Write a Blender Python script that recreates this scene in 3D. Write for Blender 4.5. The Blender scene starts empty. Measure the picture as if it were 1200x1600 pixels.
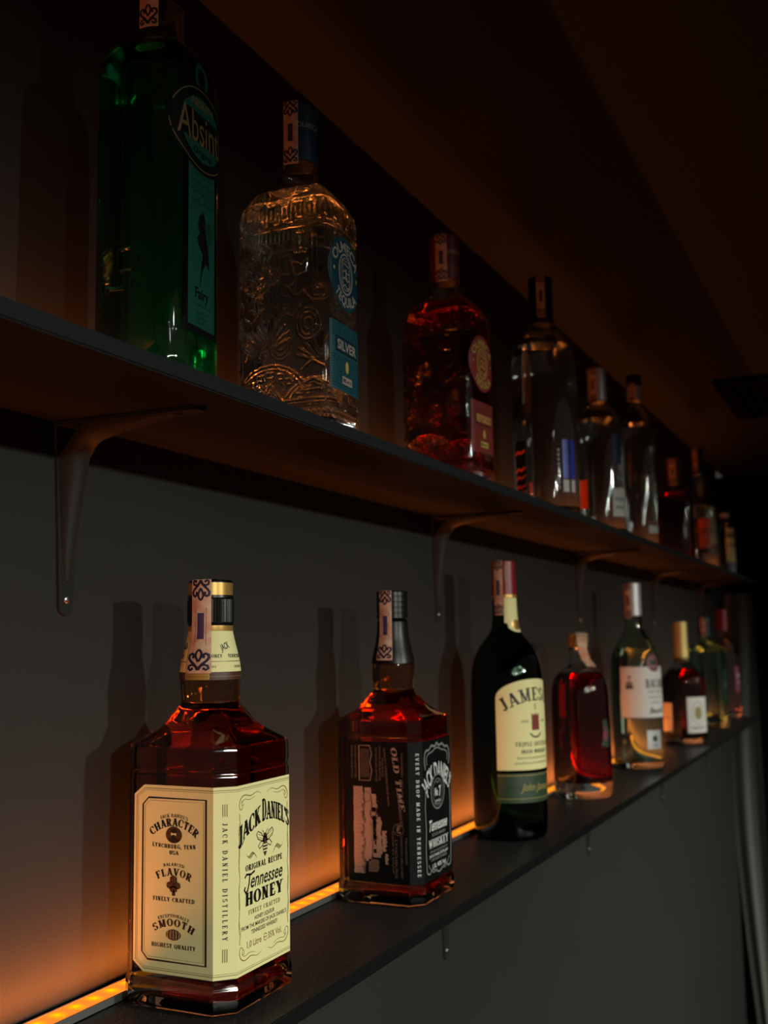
import bpy, bmesh, math, random
import numpy as np
from mathutils import Vector, Matrix
random.seed(7)
C = bpy.context.scene.collection
SC = bpy.context.scene
D2R = math.pi/180

# ------------------------------------------------------------------ camera
# world: the shelf wall is y=0, x runs along it, the lower shelf top is z=0
F, ROLL, VX, VY = 1650.0, math.radians(1.0), 1396-600, 988-800
CAM = Vector((0, -.558, .258))
_c, _s = math.cos(ROLL), math.sin(ROLL)
_ux, _uy = VX*_c - VY*_s, VX*_s + VY*_c
PIT = math.atan(_uy/F); YAW = math.atan(_ux/(F/math.cos(PIT)))
fw = Vector((math.cos(YAW)*math.cos(PIT), math.sin(YAW)*math.cos(PIT), math.sin(PIT)))
r0 = Vector((math.sin(YAW), -math.cos(YAW), 0)); u0 = r0.cross(fw)
rt = _c*r0 - _s*u0; up = _s*r0 + _c*u0
cd = bpy.data.cameras.new('camera'); cam = bpy.data.objects.new('camera', cd); C.objects.link(cam)
cam.matrix_world = Matrix(((rt.x, up.x, -fw.x, CAM.x), (rt.y, up.y, -fw.y, CAM.y), (rt.z, up.z, -fw.z, CAM.z), (0, 0, 0, 1)))
cd.sensor_fit = 'VERTICAL'; cd.sensor_height = 36; cd.lens = 36*F/1600; cd.clip_start = .02
cd.dof.use_dof = True; cd.dof.focus_distance = .80; cd.dof.aperture_fstop = 8.0
SC.camera = cam

# ------------------------------------------------------------------ light, exposure
SC.view_settings.view_transform = 'Standard'; SC.view_settings.look = 'None'
SC.view_settings.exposure = 0.0; SC.view_settings.gamma = 1.0; SC.view_settings.use_curve_mapping = False
w = bpy.data.worlds.new('world'); SC.world = w; w.use_nodes = True
w.node_tree.nodes['Background'].inputs[0].default_value = (.042, .037, .033, 1)
w.node_tree.nodes['Background'].inputs[1].default_value = 1.0
cy = SC.cycles
cy.max_bounces = 20; cy.transmission_bounces = 20; cy.glossy_bounces = 6; cy.diffuse_bounces = 3
cy.transparent_max_bounces = 16; cy.volume_bounces = 0
cy.caustics_reflective = False; cy.caustics_refractive = False; cy.sample_clamp_indirect = 40
cy.use_denoising = True
LAMPCOL = (.97, .99, .87)
def lamp(name, loc, aim, power, rad, size=42, sx=1.0, blend=1.0, col=LAMPCOL):
    l = bpy.data.lights.new(name, 'SPOT'); l.energy = power; l.shadow_soft_size = rad
    l.spot_size = math.radians(size); l.spot_blend = blend; l.color = col
    o = bpy.data.objects.new(name, l); C.objects.link(o); o.location = loc
    d = Vector(aim) - Vector(loc)
    o.rotation_euler = d.to_track_quat('-Z', 'Y').to_euler(); o.scale = (sx, 1, 1)
    return o
lamp('far_fill_lamp', (.70, -4.4, 1.19), (1.1, 0, -.85), 390, .060, 40, 2.4)
lamp('far_fill_lamp', (-1.9, -4.0, 1.12), (.9, 0, -.9), 400, .060, 36, 2.4)
lamp('far_fill_lamp', (-.62, -4.2, 1.16), (1.0, 0, -.85), 36, .045, 39, 2.2)
lamp('far_fill_lamp', (-3.1, -3.8, 1.10), (1.0, 0, -.85), 36, .045, 36, 2.2)
lamp('far_fill_lamp', (.05, -2.9, 1.30), (1.0, 0, -.85), 18, .035, 46, 2.2)
lamp('far_fill_lamp', (-1.1, -2.8, 1.30), (.9, 0, -.85), 18, .035, 46, 2.2)
lamp('far_fill_lamp', (3.3, -4.2, 1.19), (3.1, 0, -.95), 350, .060, 40, 1.25)  # fill lamp, added to brighten the far end of the wall

# ------------------------------------------------------------------ helpers
def link(name, me, mat, parent=None):
    o = bpy.data.objects.new(name, me); C.objects.link(o)
    for m in (mat if isinstance(mat, (list, tuple)) else [mat]): me.materials.append(m)
    if parent: o.parent = parent
    return o
def tag(o, label=None, cat=None, group=None, kind=None):
    if label: o['label'] = label
    if cat: o['category'] = cat
    if group: o['group'] = group
    if kind: o['kind'] = kind
    return o
def empty(name, loc, label, cat, group=None, rz=0):
    o = bpy.data.objects.new(name, None); C.objects.link(o); o.location = loc; o.rotation_euler = (0, 0, rz)
    o.empty_display_size = .02
    return tag(o, label, cat, group)
def finish(bm, name, mat, parent=None, smooth=None):
    me = bpy.data.meshes.new(name); bm.to_mesh(me); bm.free()
    if smooth is not None:
        me.shade_smooth(); me.set_sharp_from_angle(angle=math.radians(smooth))
    return link(name, me, mat, parent)
def box(bm, x0, x1, y0, y1, z0, z1, mi=0):
    v = [bm.verts.new((x, y, z)) for x in (x0, x1) for y in (y0, y1) for z in (z0, z1)]
    for f in ((0, 1, 3, 2), (4, 6, 7, 5), (0, 4, 5, 1), (2, 3, 7, 6), (0, 2, 6, 4), (1, 5, 7, 3)):
        bm.faces.new([v[i] for i in f]).material_index = mi
    return v
def boxobj(name, b, mat, parent=None, bevel=0):
    bm = bmesh.new(); box(bm, *b)
    if bevel: bmesh.ops.bevel(bm, geom=bm.edges[:], offset=bevel, segments=2, affect='EDGES', profile=.5)
    return finish(bm, name, mat, parent, 40 if bevel else None)

# ------------------------------------------------------------------ materials
def mat(name, col, rough=.6, metal=0, spec=.5, trans=0, ior=1.5, coat=0, bump=None, noise=None, emit=None):
    m = bpy.data.materials.new(name); m.use_nodes = True; nt = m.node_tree; b = nt.nodes['Principled BSDF']
    b.inputs['Base Color'].default_value = (*col, 1); b.inputs['Roughness'].default_value = rough
    b.inputs['Metallic'].default_value = metal; b.inputs['Specular IOR Level'].default_value = spec
    b.inputs['Transmission Weight'].default_value = trans; b.inputs['IOR'].default_value = ior
    b.inputs['Coat Weight'].default_value = coat
    if noise:   # (scale, colour b, lo, hi)
        tc = nt.nodes.new('ShaderNodeTexCoord'); n = nt.nodes.new('ShaderNodeTexNoise'); r = nt.nodes.new('ShaderNodeValToRGB')
        n.inputs['Scale'].default_value = noise[0]; n.inputs['Detail'].default_value = 4
        r.color_ramp.elements[0].position = noise[2]; r.color_ramp.elements[0].color = (*col, 1)
        r.color_ramp.elements[1].position = noise[3]; r.color_ramp.elements[1].color = (*noise[1], 1)
        nt.links.new(tc.outputs['Object'], n.inputs['Vector']); nt.links.new(n.outputs['Fac'], r.inputs[0])
        nt.links.new(r.outputs[0], b.inputs['Base Color'])
    if bump:    # (scale, strength, distance)
        tc = nt.nodes.new('ShaderNodeTexCoord'); n = nt.nodes.new('ShaderNodeTexNoise'); bp = nt.nodes.new('ShaderNodeBump')
        n.inputs['Scale'].default_value = bump[0]; n.inputs['Detail'].default_value = 3
        bp.inputs['Strength'].default_value = bump[1]; bp.inputs['Distance'].default_value = bump[2]
        nt.links.new(tc.outputs['Object'], n.inputs['Vector']); nt.links.new(n.outputs['Fac'], bp.inputs['Height'])
        nt.links.new(bp.outputs[0], b.inputs['Normal'])
    return m
def glass(name, col=(.97, .98, .97), rough=0, ior=1.5, absorb=None, density=0):
    m = bpy.data.materials.new(name); m.use_nodes = True; nt = m.node_tree; nt.nodes.clear()
    out = nt.nodes.new('ShaderNodeOutputMaterial'); g = nt.nodes.new('ShaderNodeBsdfGlass')
    g.inputs['Color'].default_value = (*col, 1); g.inputs['Roughness'].default_value = rough; g.inputs['IOR'].default_value = ior
    nt.links.new(g.outputs[0], out.inputs['Surface'])
    if absorb:
        v = nt.nodes.new('ShaderNodeVolumeAbsorption'); v.inputs['Color'].default_value = (*absorb, 1)
        v.inputs['Density'].default_value = density; nt.links.new(v.outputs[0], out.inputs['Volume'])
    return m
GR = .025
M = dict(
    wall=mat('dark_grey_wall_paint', (.024, .0238, .0226), .62, spec=.2, bump=(420, .25, .0006), noise=(3, (.027, .0268, .0252), .35, .7)),
    ceiling=mat('ceiling_paint', (.026, .026, .023), .75, spec=.1, noise=(1.3, (.032, .031, .027), .3, .7)),
    floor=mat('dark_floor', (.03, .026, .022), .5),
    shelf=mat('black_speckled_stone_laminate', (.022, .022, .022), .42, spec=.35, noise=(600, (.20, .18, .15), .61, .68), bump=(500, .15, .0003)),
    shelfedge=mat('matte_black_shelf_edge', (.014, .0175, .019), .7, spec=.15, bump=(700, .3, .0004)),
    shelfunder=mat('raw_underside', (.012, .011, .010), .7, spec=.1),
    black2=mat('black_shelf_edge', (.006, .006, .006), .5, spec=.15),
    bracket=mat('bracket_paint', (.020, .020, .019), .5, spec=.2),
    screw=mat('steel_screw', (.5, .48, .45), .35, 1),
    alu=mat('brushed_aluminium', (.42, .42, .42), .4, .9),
    black=mat('black_plastic', (.004, .004, .004), .28, spec=.5),
    blackfoil=mat('black_foil', (.005, .005, .005), .36, spec=.35, bump=(150, .3, .0006)),
    gold=mat('gold_foil', (.60, .36, .10), .35, .6),
    cream=mat('cream_paper', (.80, .735, .36), .55, spec=.2),
    ink=mat('black_ink', (.008, .006, .005), .5), bronze=mat('bronze_ink', (.20, .12, .03), .4),
    brown=mat('brown_ink', (.07, .025, .015), .5), goldink=mat('gold_ink', (.16, .10, .03), .5),
    tax=mat('pink_tax_paper', (.56, .27, .17), .6, noise=(120, (.60, .42, .30), .4, .62)),
    taxink=mat('tax_ornament_ink', (.015, .010, .03), .5), taxbar=mat('tax_violet_bar', (.05, .03, .10), .5),
    blacklabel=mat('black_label_paper', (.0035, .0035, .0035), .6, spec=.12),
    white=mat('white_print', (.62, .62, .60), .5), silverink=mat('grey_print', (.20, .20, .20), .5),
    pinkprint=mat('rosy_print', (.34, .20, .15), .5), dimprint=mat('dim_rosy_print', (.13, .075, .055), .5),
    red=mat('maroon_cap', (.22, .008, .012), .35, spec=.5), redink=mat('crest_red', (.20, .03, .02), .5),
    greenlabel=mat('deep_green_label', (.025, .05, .022), .5), goldtext=mat('gold_signature', (.5, .36, .08), .4),
    cork=mat('cork_wood', (.38, .28, .14), .8, noise=(300, (.25, .17, .08), .4, .6)),
    paperwhite=mat('white_paper', (.62, .60, .56), .55), redspot=mat('dark_pink_print', (.22, .04, .06), .5),
    goldcap=mat('pale_gold_foil', (.62, .46, .16), .4, .4),
    blue=mat('petrol_blue_paper', (.0, .040, .065), .5), blue2=mat('light_petrol_print', (.012, .085, .11), .5), palerose=mat('pale_rose_print', (.40, .32, .28), .5),
    bluecap=mat('blue_cap', (.006, .028, .055), .4), teal=mat('teal_paper', (.0, .065, .042), .5), tealdark=mat('dark_teal_print', (.0, .035, .02), .5),
    redlabel=mat('brick_red_paper', (.34, .035, .03), .5), yellow=mat('ochre_print', (.60, .42, .10), .5), darkred=mat('dark_red_cap', (.13, .012, .012), .4),
    bluestripe=mat('cobalt_print', (.02, .05, .55), .4), orange=mat('orange_label', (.62, .08, .01), .5), olive=mat('olive_label', (.25, .2, .06), .5),
    silver=mat('silver_cap', (.55, .55, .56), .35, .5), navy=mat('navy_print', (.01, .02, .09), .5), violet=mat('pale_violet_print', (.25, .22, .35), .5),
    curtain=mat('grey_curtain_cloth', (.15, .15, .135), .9, spec=.1, bump=(90, .3, .002)),
    darkgap=mat('dark_opening_black', (.006, .006, .006), .9, spec=.1), vent=mat('black_vent_metal', (.0015, .0015, .0015), .8, spec=.05),
    glass=glass('clear_bottle_glass', rough=GR), glass_green=glass('green_tinted_glass', (.90, .97, .91), GR), glass_dark=glass('dark_green_glass', (.97, .98, .97), GR, absorb=(.25, .62, .15), density=1300),
    glass_pink=glass('faint_pink_glass', (.97, .90, .92), GR), glass_teal=glass('pale_teal_glass', (.78, .93, .90), GR),
    water=glass('clear_spirit', (1, 1, 1), ior=1.36),
    honey=glass('honey_whiskey', (1, 1, 1), ior=1.36, absorb=(.93, .62, .0), density=92),
    whiskey=glass('amber_whiskey', (1, 1, 1), ior=1.36, absorb=(.93, .60, .0), density=100),
    irish=glass('irish_whiskey', (1, 1, 1), ior=1.36, absorb=(.80, .6, .15), density=40),
    cherry=glass('red_liqueur', (1, 1, 1), ior=1.36, absorb=(.88, .0, .0), density=150),
    darkred_l=glass('deep_red_liqueur', (1, 1, 1), ior=1.36, absorb=(.80, .03, .05), density=120),
    absinthe=glass('green_absinthe', (1, 1, 1), ior=1.36, absorb=(.0, .94, .66), density=60),
    reposado=glass('reposado_tequila', (1, 1, 1), ior=1.36, absorb=(.90, .45, .10), density=110),
)
INK = [M['cream'], M['ink'], M['bronze'], M['brown'], M['gold']]

# ------------------------------------------------------------------ 2D art in millimetres
_fc = {}
def font_polys(s, bold=0.0, shear=0.0):
    k = (s, bold, shear)
    if k not in _fc:
        cu = bpy.data.curves.new('t', 'FONT'); cu.body = s; cu.size = 1.38; cu.offset = bold; cu.shear = shear; cu.resolution_u = 3
        o = bpy.data.objects.new('t', cu); me = bpy.data.meshes.new_from_object(o)
        vs = [(v.co.x, v.co.y) for v in me.vertices]; fs = [tuple(p.vertices) for p in me.polygons]
        x0 = min(v[0] for v in vs); x1 = max(v[0] for v in vs)
        bpy.data.meshes.remove(me); bpy.data.objects.remove(o); bpy.data.curves.remove(cu)
        _fc[k] = ([(a-x0, b) for a, b in vs], fs, x1-x0)
    return _fc[k]
# slab-serif capitals: v thick stem, h hairline, d diagonal, a arc, s serif
def _stem(x): return [('v', x), ('s', x, 0), ('s', x, 1)]
GL = {
 'A': (.86, [('d', .13, 0, .43, 1, .10), ('d', .73, 0, .43, 1, .20), ('h', .25, .62, .30), ('s', .13, 0), ('s', .73, 0)]),
 'B': (.74, _stem(.2)+[('a', .35, .74, .22, .22, -90, 90), ('a', .35, .27, .26, .23, -90, 90), ('h', .2, .35, .04), ('h', .2, .37, .5), ('h', .2, .35, .96)]),
 'C': (.76, [('a', .42, .5, .32, .46, 40, 320), ('w', .68, .72)]),
 'D': (.80, _stem(.2)+[('a', .36, .5, .32, .46, -90, 90), ('h', .2, .36, .04), ('h', .2, .36, .96)]),
 'E': (.70, _stem(.2)+[('h', .2, .62, .04), ('h', .2, .52, .5), ('h', .2, .6, .96), ('w', .6, .84), ('w', .63, .16)]),
 'F': (.68, _stem(.2)+[('h', .2, .52, .5), ('h', .2, .62, .96), ('w', .62, .84)]),
 'G': (.80, [('a', .42, .5, .32, .46, 40, 320), ('w', .68, .74), ('b', .66, .1, .45), ('h', .5, .78, .45)]),
 'H': (.86, _stem(.2)+_stem(.66)+[('h', .2, .66, .5)]),
 'I': (.40, _stem(.2)),
 'J': (.52, [('b', .32, .2, 1), ('s', .32, 1), ('a', .2, .2, .12, .18, -170, 0)]),
 'K': (.82, _stem(.2)+[('d', .24, .42, .64, 1, .09), ('d', .66, 0, .38, .58, .19), ('s', .66, 0), ('s', .62, 1)]),
 'L': (.66, _stem(.2)+[('h', .2, .6, .04), ('w', .6, .18)]),
 'M': (1.0, [('d', .16, 0, .2, 1, .10), ('d', .48, .05, .22, 1, .18), ('d', .48, .05, .78, 1, .10), ('v', .80), ('s', .16, 0), ('s', .80, 0), ('s', .8, 1), ('s', .2, 1)]),
 'N': (.84, [('d', .18, 0, .18, 1, .10), ('d', .62, .02, .2, .98, .20), ('d', .64, 0, .64, 1, .10), ('s', .18, 0), ('s', .18, 1), ('s', .64, 1)]),
 'O': (.80, [('a', .40, .5, .30, .46, 0, 360)]),
 'P': (.70, _stem(.2)+[('a', .34, .72, .24, .24, -90, 90), ('h', .2, .34, .48), ('h', .2, .34, .96)]),
 'Q': (.80, [('a', .40, .5, .30, .46, 0, 360), ('d', .68, -.08, .45, .25, .14)]),
 'R': (.80, _stem(.2)+[('a', .34, .74, .23, .22, -90, 90), ('h', .2, .34, .5), ('h', .2, .34, .96), ('d', .66, 0, .42, .5, .19), ('s', .68, 0)]),
 'S': (.64, [('a', .32, .73, .20, .23, 20, 250), ('a', .32, .27, .22, .23, -160, 95), ('w', .5, .86), ('w', .12, .16)]),
 'T': (.74, [('v', .37), ('s', .37, 0), ('h', .07, .67, .96), ('w', .1, .84), ('w', .64, .84)]),
 'U': (.84, [('b', .2, .25, 1), ('b', .64, .25, 1), ('a', .42, .27, .22, .23, 180, 360), ('s', .2, 1), ('s', .64, 1)]),
 'V': (.82, [('d', .42, 0, .16, 1, .20), ('d', .42, 0, .68, 1, .10), ('s', .16, 1), ('s', .68, 1)]),
 'W': (1.1, [('d', .36, 0, .16, 1, .19), ('d', .36, 0, .56, 1, .10), ('d', .74, 0, .56, 1, .19), ('d', .74, 0, .94, 1, .10), ('s', .16, 1), ('s', .94, 1), ('s', .56, 1)]),
 'X': (.8, [('d', .64, 0, .16, 1, .20), ('d', .16, 0, .62, 1, .10), ('s', .16, 1), ('s', .16, 0), ('s', .64, 0), ('s', .64, 1)]),
 'Y': (.80, [('b', .4, 0, .45), ('d', .4, .4, .14, 1, .20), ('d', .4, .4, .66, 1, .10), ('s', .4, 0), ('s', .14, 1), ('s', .66, 1)]),
 "'": (.22, [('b', .11, .75, 1)]), '.': (.3, [('b', .12, 0, .17)]), ',': (.3, [('b', .12, -.15, .15)]), ' ': (.42, []),
}
def _q(a, b, c, d): return [a, b, c, d]
def slab_polys(s, wt=1.0, gap=.06):
    V, Fc, x = [], [], 0
    def add(pts):
        n = len(V); V.extend(pts); Fc.append(tuple(range(n, n+len(pts))))
    tv, th = .20*wt, .085*wt
    for ch in s:
        wd, ops = GL.get(ch, GL['I'])
        for o in ops:
            k = o[0]
            if k == 'v': add(_q((x+o[1]-tv/2, 0), (x+o[1]+tv/2, 0), (x+o[1]+tv/2, 1), (x+o[1]-tv/2, 1)))
            elif k == 'b': add(_q((x+o[1]-tv/2, o[2]), (x+o[1]+tv/2, o[2]), (x+o[1]+tv/2, o[3]), (x+o[1]-tv/2, o[3])))
            elif k == 'h': add(_q((x+o[1], o[3]-th/2), (x+o[2], o[3]-th/2), (x+o[2], o[3]+th/2), (x+o[1], o[3]+th/2)))
            elif k == 'd':
                t = o[5]*wt/2*1.05; add(_q((x+o[1]-t, o[2]), (x+o[1]+t, o[2]), (x+o[3]+t, o[4]), (x+o[3]-t, o[4])))
            elif k == 's':
                z0, z1 = (0, .09) if o[2] == 0 else (.91, 1)
                add(_q((x+o[1]-.18, z0), (x+o[1]+.18, z0), (x+o[1]+.18, z1), (x+o[1]-.18, z1)))
            elif k == 'w': add(_q((x+o[1]-.05, o[2]-.13), (x+o[1]+.05, o[2]-.13), (x+o[1]+.05, o[2]+.13), (x+o[1]-.05, o[2]+.13)))
            elif k == 'a':
                n = max(4, int(abs(o[6]-o[5])/20)); prev = None
                for i in range(n+1):
                    t = (o[5]+(o[6]-o[5])*i/n)*D2R; hw = (th+(tv-th)*abs(math.cos(t)))/2
                    ca, sa = math.cos(t), math.sin(t)
                    p = ((x+o[1]+(o[3]-hw)*ca, o[2]+(o[4]-hw*.6)*sa), (x+o[1]+(o[3]+hw)*ca, o[2]+(o[4]+hw*.6)*sa))
                    if prev: add(_q(prev[0], prev[1], p[1], p[0]))
                    prev = p
        x += wd+gap
    return V, Fc, x-gap
def chaikin(p, k=2):
    for _ in range(k):
        q = [p[0]]
        for a, b in zip(p[:-1], p[1:]):
            q.append(tuple(.75*i+.25*j for i, j in zip(a, b))); q.append(tuple(.25*i+.75*j for i, j in zip(a, b)))
        q.append(p[-1]); p = q
    return p
class Art:
    def __init__(self): self.P = []      # (verts, faces, mat, layer)
    def poly(self, pts, m=0, lay=0): self.P.append((list(pts), [tuple(range(len(pts)))], m, lay)); return self
    def rect(self, x0, y0, x1, y1, m=0, lay=0): return self.poly([(x0, y0), (x1, y0), (x1, y1), (x0, y1)], m, lay)
    def ell(self, cx, cy, rx, ry, m=0, lay=1, n=40): return self.poly([(cx+rx*math.cos(2*math.pi*i/n), cy+ry*math.sin(2*math.pi*i/n)) for i in range(n)], m, lay)
    def stroke(self, pts, w, m=1, lay=1, closed=False, taper=False, sm=False):
        if sm or taper: pts = chaikin(pts, 2)
        n = len(pts); L, R = [], []
        for i in range(n):
            if closed: a, b = pts[i-1], pts[(i+1) % n]
            else: a, b = pts[max(0, i-1)], pts[min(n-1, i+1)]
            dx, dy = b[0]-a[0], b[1]-a[1]; l = math.hypot(dx, dy) or 1
            q = w/2*(.25+.75*math.sin(math.pi*(i+.3)/(n-.4)) if taper else 1)
            if closed or 0 < i < n-1:   # mitre
                p0, p1, p2 = pts[i-1], pts[i], pts[(i+1) % n]
                a1 = math.atan2(p1[1]-p0[1], p1[0]-p0[0]); a2 = math.atan2(p2[1]-p1[1], p2[0]-p1[0])
                q /= max(.5, math.cos((a2-a1)/2 if abs(a2-a1) < math.pi else 0))
            L.append((pts[i][0]-dy/l*q, pts[i][1]+dx/l*q)); R.append((pts[i][0]+dy/l*q, pts[i][1]-dx/l*q))
        fs = [(i, i+1, n+i+1, n+i) for i in range(n-1)]
        if closed: fs.append((n-1, 0, n, 2*n-1))
        self.P.append((L+R, fs, m, lay)); return self
    def ring(self, cx, cy, rx, ry, w, m=1, lay=1, n=40):
        return self.stroke([(cx+rx*math.cos(2*math.pi*i/n), cy+ry*math.sin(2*math.pi*i/n)) for i in range(n)], w, m, lay, True)
    def spiral(self, cx, cy, r, a0, turns, w, m=1, lay=1, sq=1.0, grow=1.0):
        n = max(8, int(abs(turns)*18)); pts = []
        for i in range(n+1):
            t = i/n; a = a0*D2R+turns*2*math.pi*t; rr = r*(t**grow*.88+.12)
            pts.append((cx+rr*math.cos(a), cy+rr*math.sin(a)*sq))
        return self.stroke(pts, w, m, lay)
    def text(self, s, x, y, h, w=None, m=1, lay=1, font='sans', bold=0.02, shear=0, rot=0, arc=None, wt=1.0, gap=.06, align='c', warp=None):
        V, Fc, W = slab_polys(s, wt, gap) if font == 'slab' else font_polys(s, bold, shear)
        sx = (w/W) if w else h; out = []
        off = {'c': -W/2, 'l': 0, 'r': -W}[align]
        ca, sa = math.cos(rot*D2R), math.sin(rot*D2R)
        for a, b in V:
            px, py = (a+off)*sx, b*h
            if shear and font == 'slab': px += py*shear
            if warp: px, py = warp(px, py)
            if arc: t = px/arc; px, py = (arc+py)*math.sin(t), (arc+py)*math.cos(t)-arc
            out.append((x+px*ca-py*sa, y+px*sa+py*ca))
        self.P.append((out, Fc, m, lay)); return self
    def build(self, name, surf, parent, mats, cu=(), cv=(), base=.00018, th0=0.0, uv0=(0, 0)):
        bm = bmesh.new()
        for V, Fc, m, lay in self.P:
            vs = [bm.verts.new((a+uv0[0], b+uv0[1], lay)) for a, b in V]
            for f in Fc:
                try: bm.faces.new([vs[i] for i in f]).material_index = m
                except ValueError: pass
        big = [f for f in bm.faces if len(f.verts) > 4]
        if big: bmesh.ops.triangulate(bm, faces=big)
        for c in cu: bmesh.ops.bisect_plane(bm, geom=bm.verts[:]+bm.edges[:]+bm.faces[:], dist=1e-5, plane_co=(c, 0, 0), plane_no=(1, 0, 0))
        for c in cv: bmesh.ops.bisect_plane(bm, geom=bm.verts[:]+bm.edges[:]+bm.faces[:], dist=1e-5, plane_co=(0, c, 0), plane_no=(0, 1, 0))
        for v in bm.verts: v.co = surf(v.co.x/1000, v.co.y/1000, base+v.co.z*.00011, th0)
        for f in bm.faces: f.normal_update()
        return finish(bm, name, mats, parent)

# ------------------------------------------------------------------ bottle bodies
class Body:
    """profile: (z, half, squareness); shape: ('round',) ('cham', c/a) ('super', n, ay/ax)"""
    def __init__(s, prof, shape=('round',), k=2, N=96):
        s.shape = shape; s.raw = prof; s.pr = chaikin(prof, k)
        th = [2*math.pi*i/N for i in range(N)]
        if shape[0] == 'cham':
            t = math.atan2(1-shape[1], 1)
            th = [x for x in th if min(abs((x-q) % (2*math.pi)) for q in [j*math.pi/2+sg*t for j in range(4) for sg in (-1, 1)]) > .03]
            th = sorted([x % (2*math.pi) for x in th+[j*math.pi/2+sg*t for j in range(4) for sg in (-1, 1)]])
        s.th = th
        z0 = [p for p in s.pr]; s.zs = [p[0] for p in z0]; s.hs = [p[1] for p in z0]; s.ss = [p[2] for p in z0]
        s._arc()
    def rad(s, th, half, sq):
        sx, cx = abs(math.sin(th)), abs(math.cos(th)); k = s.shape[0]
        if k == 'round' or sq <= 0: return half
        if k == 'cham':
            a = half; c = s.shape[1]*half
            r = min(a/max(sx, 1e-6), a/max(cx, 1e-6), (2*a-c)/(sx+cx))
        else:
            n = s.shape[1]; ay = s.shape[2]
            r = half*((sx)**n+(cx/ay)**n)**(-1/n)
        return half*(1-sq)+r*sq
    def at(s, z):
        return float(np.interp(z, s.zs, s.hs)), float(np.interp(z, s.zs, s.ss))
    def pt(s, th, half, sq, z):
        r = s.rad(th, half, sq); return Vector((r*math.sin(th), -r*math.cos(th), z))
    def _arc(s, n=1440):
        s.half0 = max(s.hs); T = [2*math.pi*i/n-math.pi for i in range(n+1)]
        s.T = T
    def perim(s, half, sq):
        key = (round(half, 6), round(sq, 4))
        if getattr(s, '_pk', None) != key:
            P = [s.pt(t, half, sq, 0) for t in s.T]; L = [0]
            for a, b in zip(P[:-1], P[1:]): L.append(L[-1]+(b-a).length)
            mid = L[len(L)//2]; s._pk = key; s._pl = [l-mid for l in L]
        return s._pl
    def surf(s, zref=None):
        h0, q0 = s.at(zref) if zref is not None else (s.half0, 1)
        def f(u, v, off, th0):
            th = float(np.interp(u, s.perim(h0, q0), s.T))+th0
            h, q = s.at(v); return s.pt(th, h+off, q, v)
        return f
    def cuts(s, zref, u0, u1, th0=0):
        h0, q0 = s.at(zref); pl = s.perim(h0, q0)
        if s.shape[0] == 'cham' and q0 > .9:
            t = math.atan2(1-s.shape[1], 1); L = []
            for j in (-1, 0, 1):
                for sg in (-1, 1): L.append(float(np.interp(j*math.pi/2+sg*t, s.T, pl))*1000)
            return [x for x in L if u0 < x < u1]
        step = 5*D2R; out = []
        k0 = -math.pi
        while k0 < math.pi:
            u = float(np.interp(k0, s.T, pl))*1000
            if u0 < u < u1: out.append(u)
            k0 += step
        return out
def loft(bm, body, prof, flip=False, thl=None):
    th = thl or body.th; rings = []
    for z, h, q in prof:
        if h < 1e-6: rings.append([bm.verts.new((0, 0, z))])
        else: rings.append([bm.verts.new(body.pt(t, h, q, z)) for t in th])
    n = len(th)
    for a, b in zip(rings[:-1], rings[1:]):
        if len(a) == 1 and len(b) == 1: continue
        for i in range(n):
            j = (i+1) % n
            f = [a[0], b[i], b[j]] if len(a) == 1 else ([a[i], b[0], a[j]] if len(b) == 1 else [a[i], b[i], b[j], a[j]])
            if len(f) == 3 and len(b) == 1: f = [a[i], b[0], a[j]]
            if not flip: f = f[::-1]
            bm.faces.new(f)
def relief(bm, body, hfun):
    """push the outer vertices out along the radius by hfun(u_mm, z_mm)"""
    for v in bm.verts:
        r = math.hypot(v.co.x, v.co.y)
        if r < 1e-5: continue
        th = math.atan2(v.co.x, -v.co.y); v.co.xy *= 1+hfun(th, v.co)/r
def make_glass(parent, body, gm, wall=.003, base=.010, lip=None, level=None, lm=None, top=None, hf=None, name='glass_body'):
    """outer shell + cavity as one mesh, liquid as its own mesh reaching slightly into the glass"""
    pr = body.pr; top = top or pr[-1][0]
    bm = bmesh.new(); loft(bm, body, pr)
    if hf: hf(bm)
    inner = [(0.0, 0.0, 1)]
    ins = [(z, max(h-wall, .002), q) for z, h, q in pr if h > wall+.004 and z > base+.002 and z < top-.004]
    zb = max(base, 0)
    h1, q1 = body.at(zb+.006)
    inner = [(zb, 0, q1), (zb, max(h1-wall-.006, .004), q1), (zb+.0015, max(h1-wall-.002, .004), q1)] + [p for p in ins if p[0] > zb+.005] + [(top-.003, 0, 0)]
    loft(bm, body, inner, flip=True)
    finish(bm, name, gm, parent, 32)
    if level:
        e = .0004
        lp = [(z-(e if i < 2 else 0), (h+e) if h > 0 else 0, q) for i, (z, h, q) in enumerate(inner[:-1]) if z < level-.001]
        hh, qq = body.at(level); hh -= wall; lp += [(level, hh+e, qq), (level, 0, qq)]
        bm = bmesh.new(); loft(bm, body, lp)
        finish(bm, 'liquid', lm, parent, 32)
def turned(name, prof, m, parent, N=48, ribs=0, ribh=0, k=0, smooth=35, mi=None):
    b = Body(prof, k=k, N=N); bm = bmesh.new()
    th = b.th; loft(bm, b, b.pr)
    if ribs:
        for v in bm.verts:
            r = math.hypot(v.co.x, v.co.y)
            if r > .004:
                a = math.atan2(v.co.y, v.co.x); v.co.xy *= 1+ribh*(.5+.5*math.cos(a*ribs))/r
    return finish(bm, name, m, parent, smooth)
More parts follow.
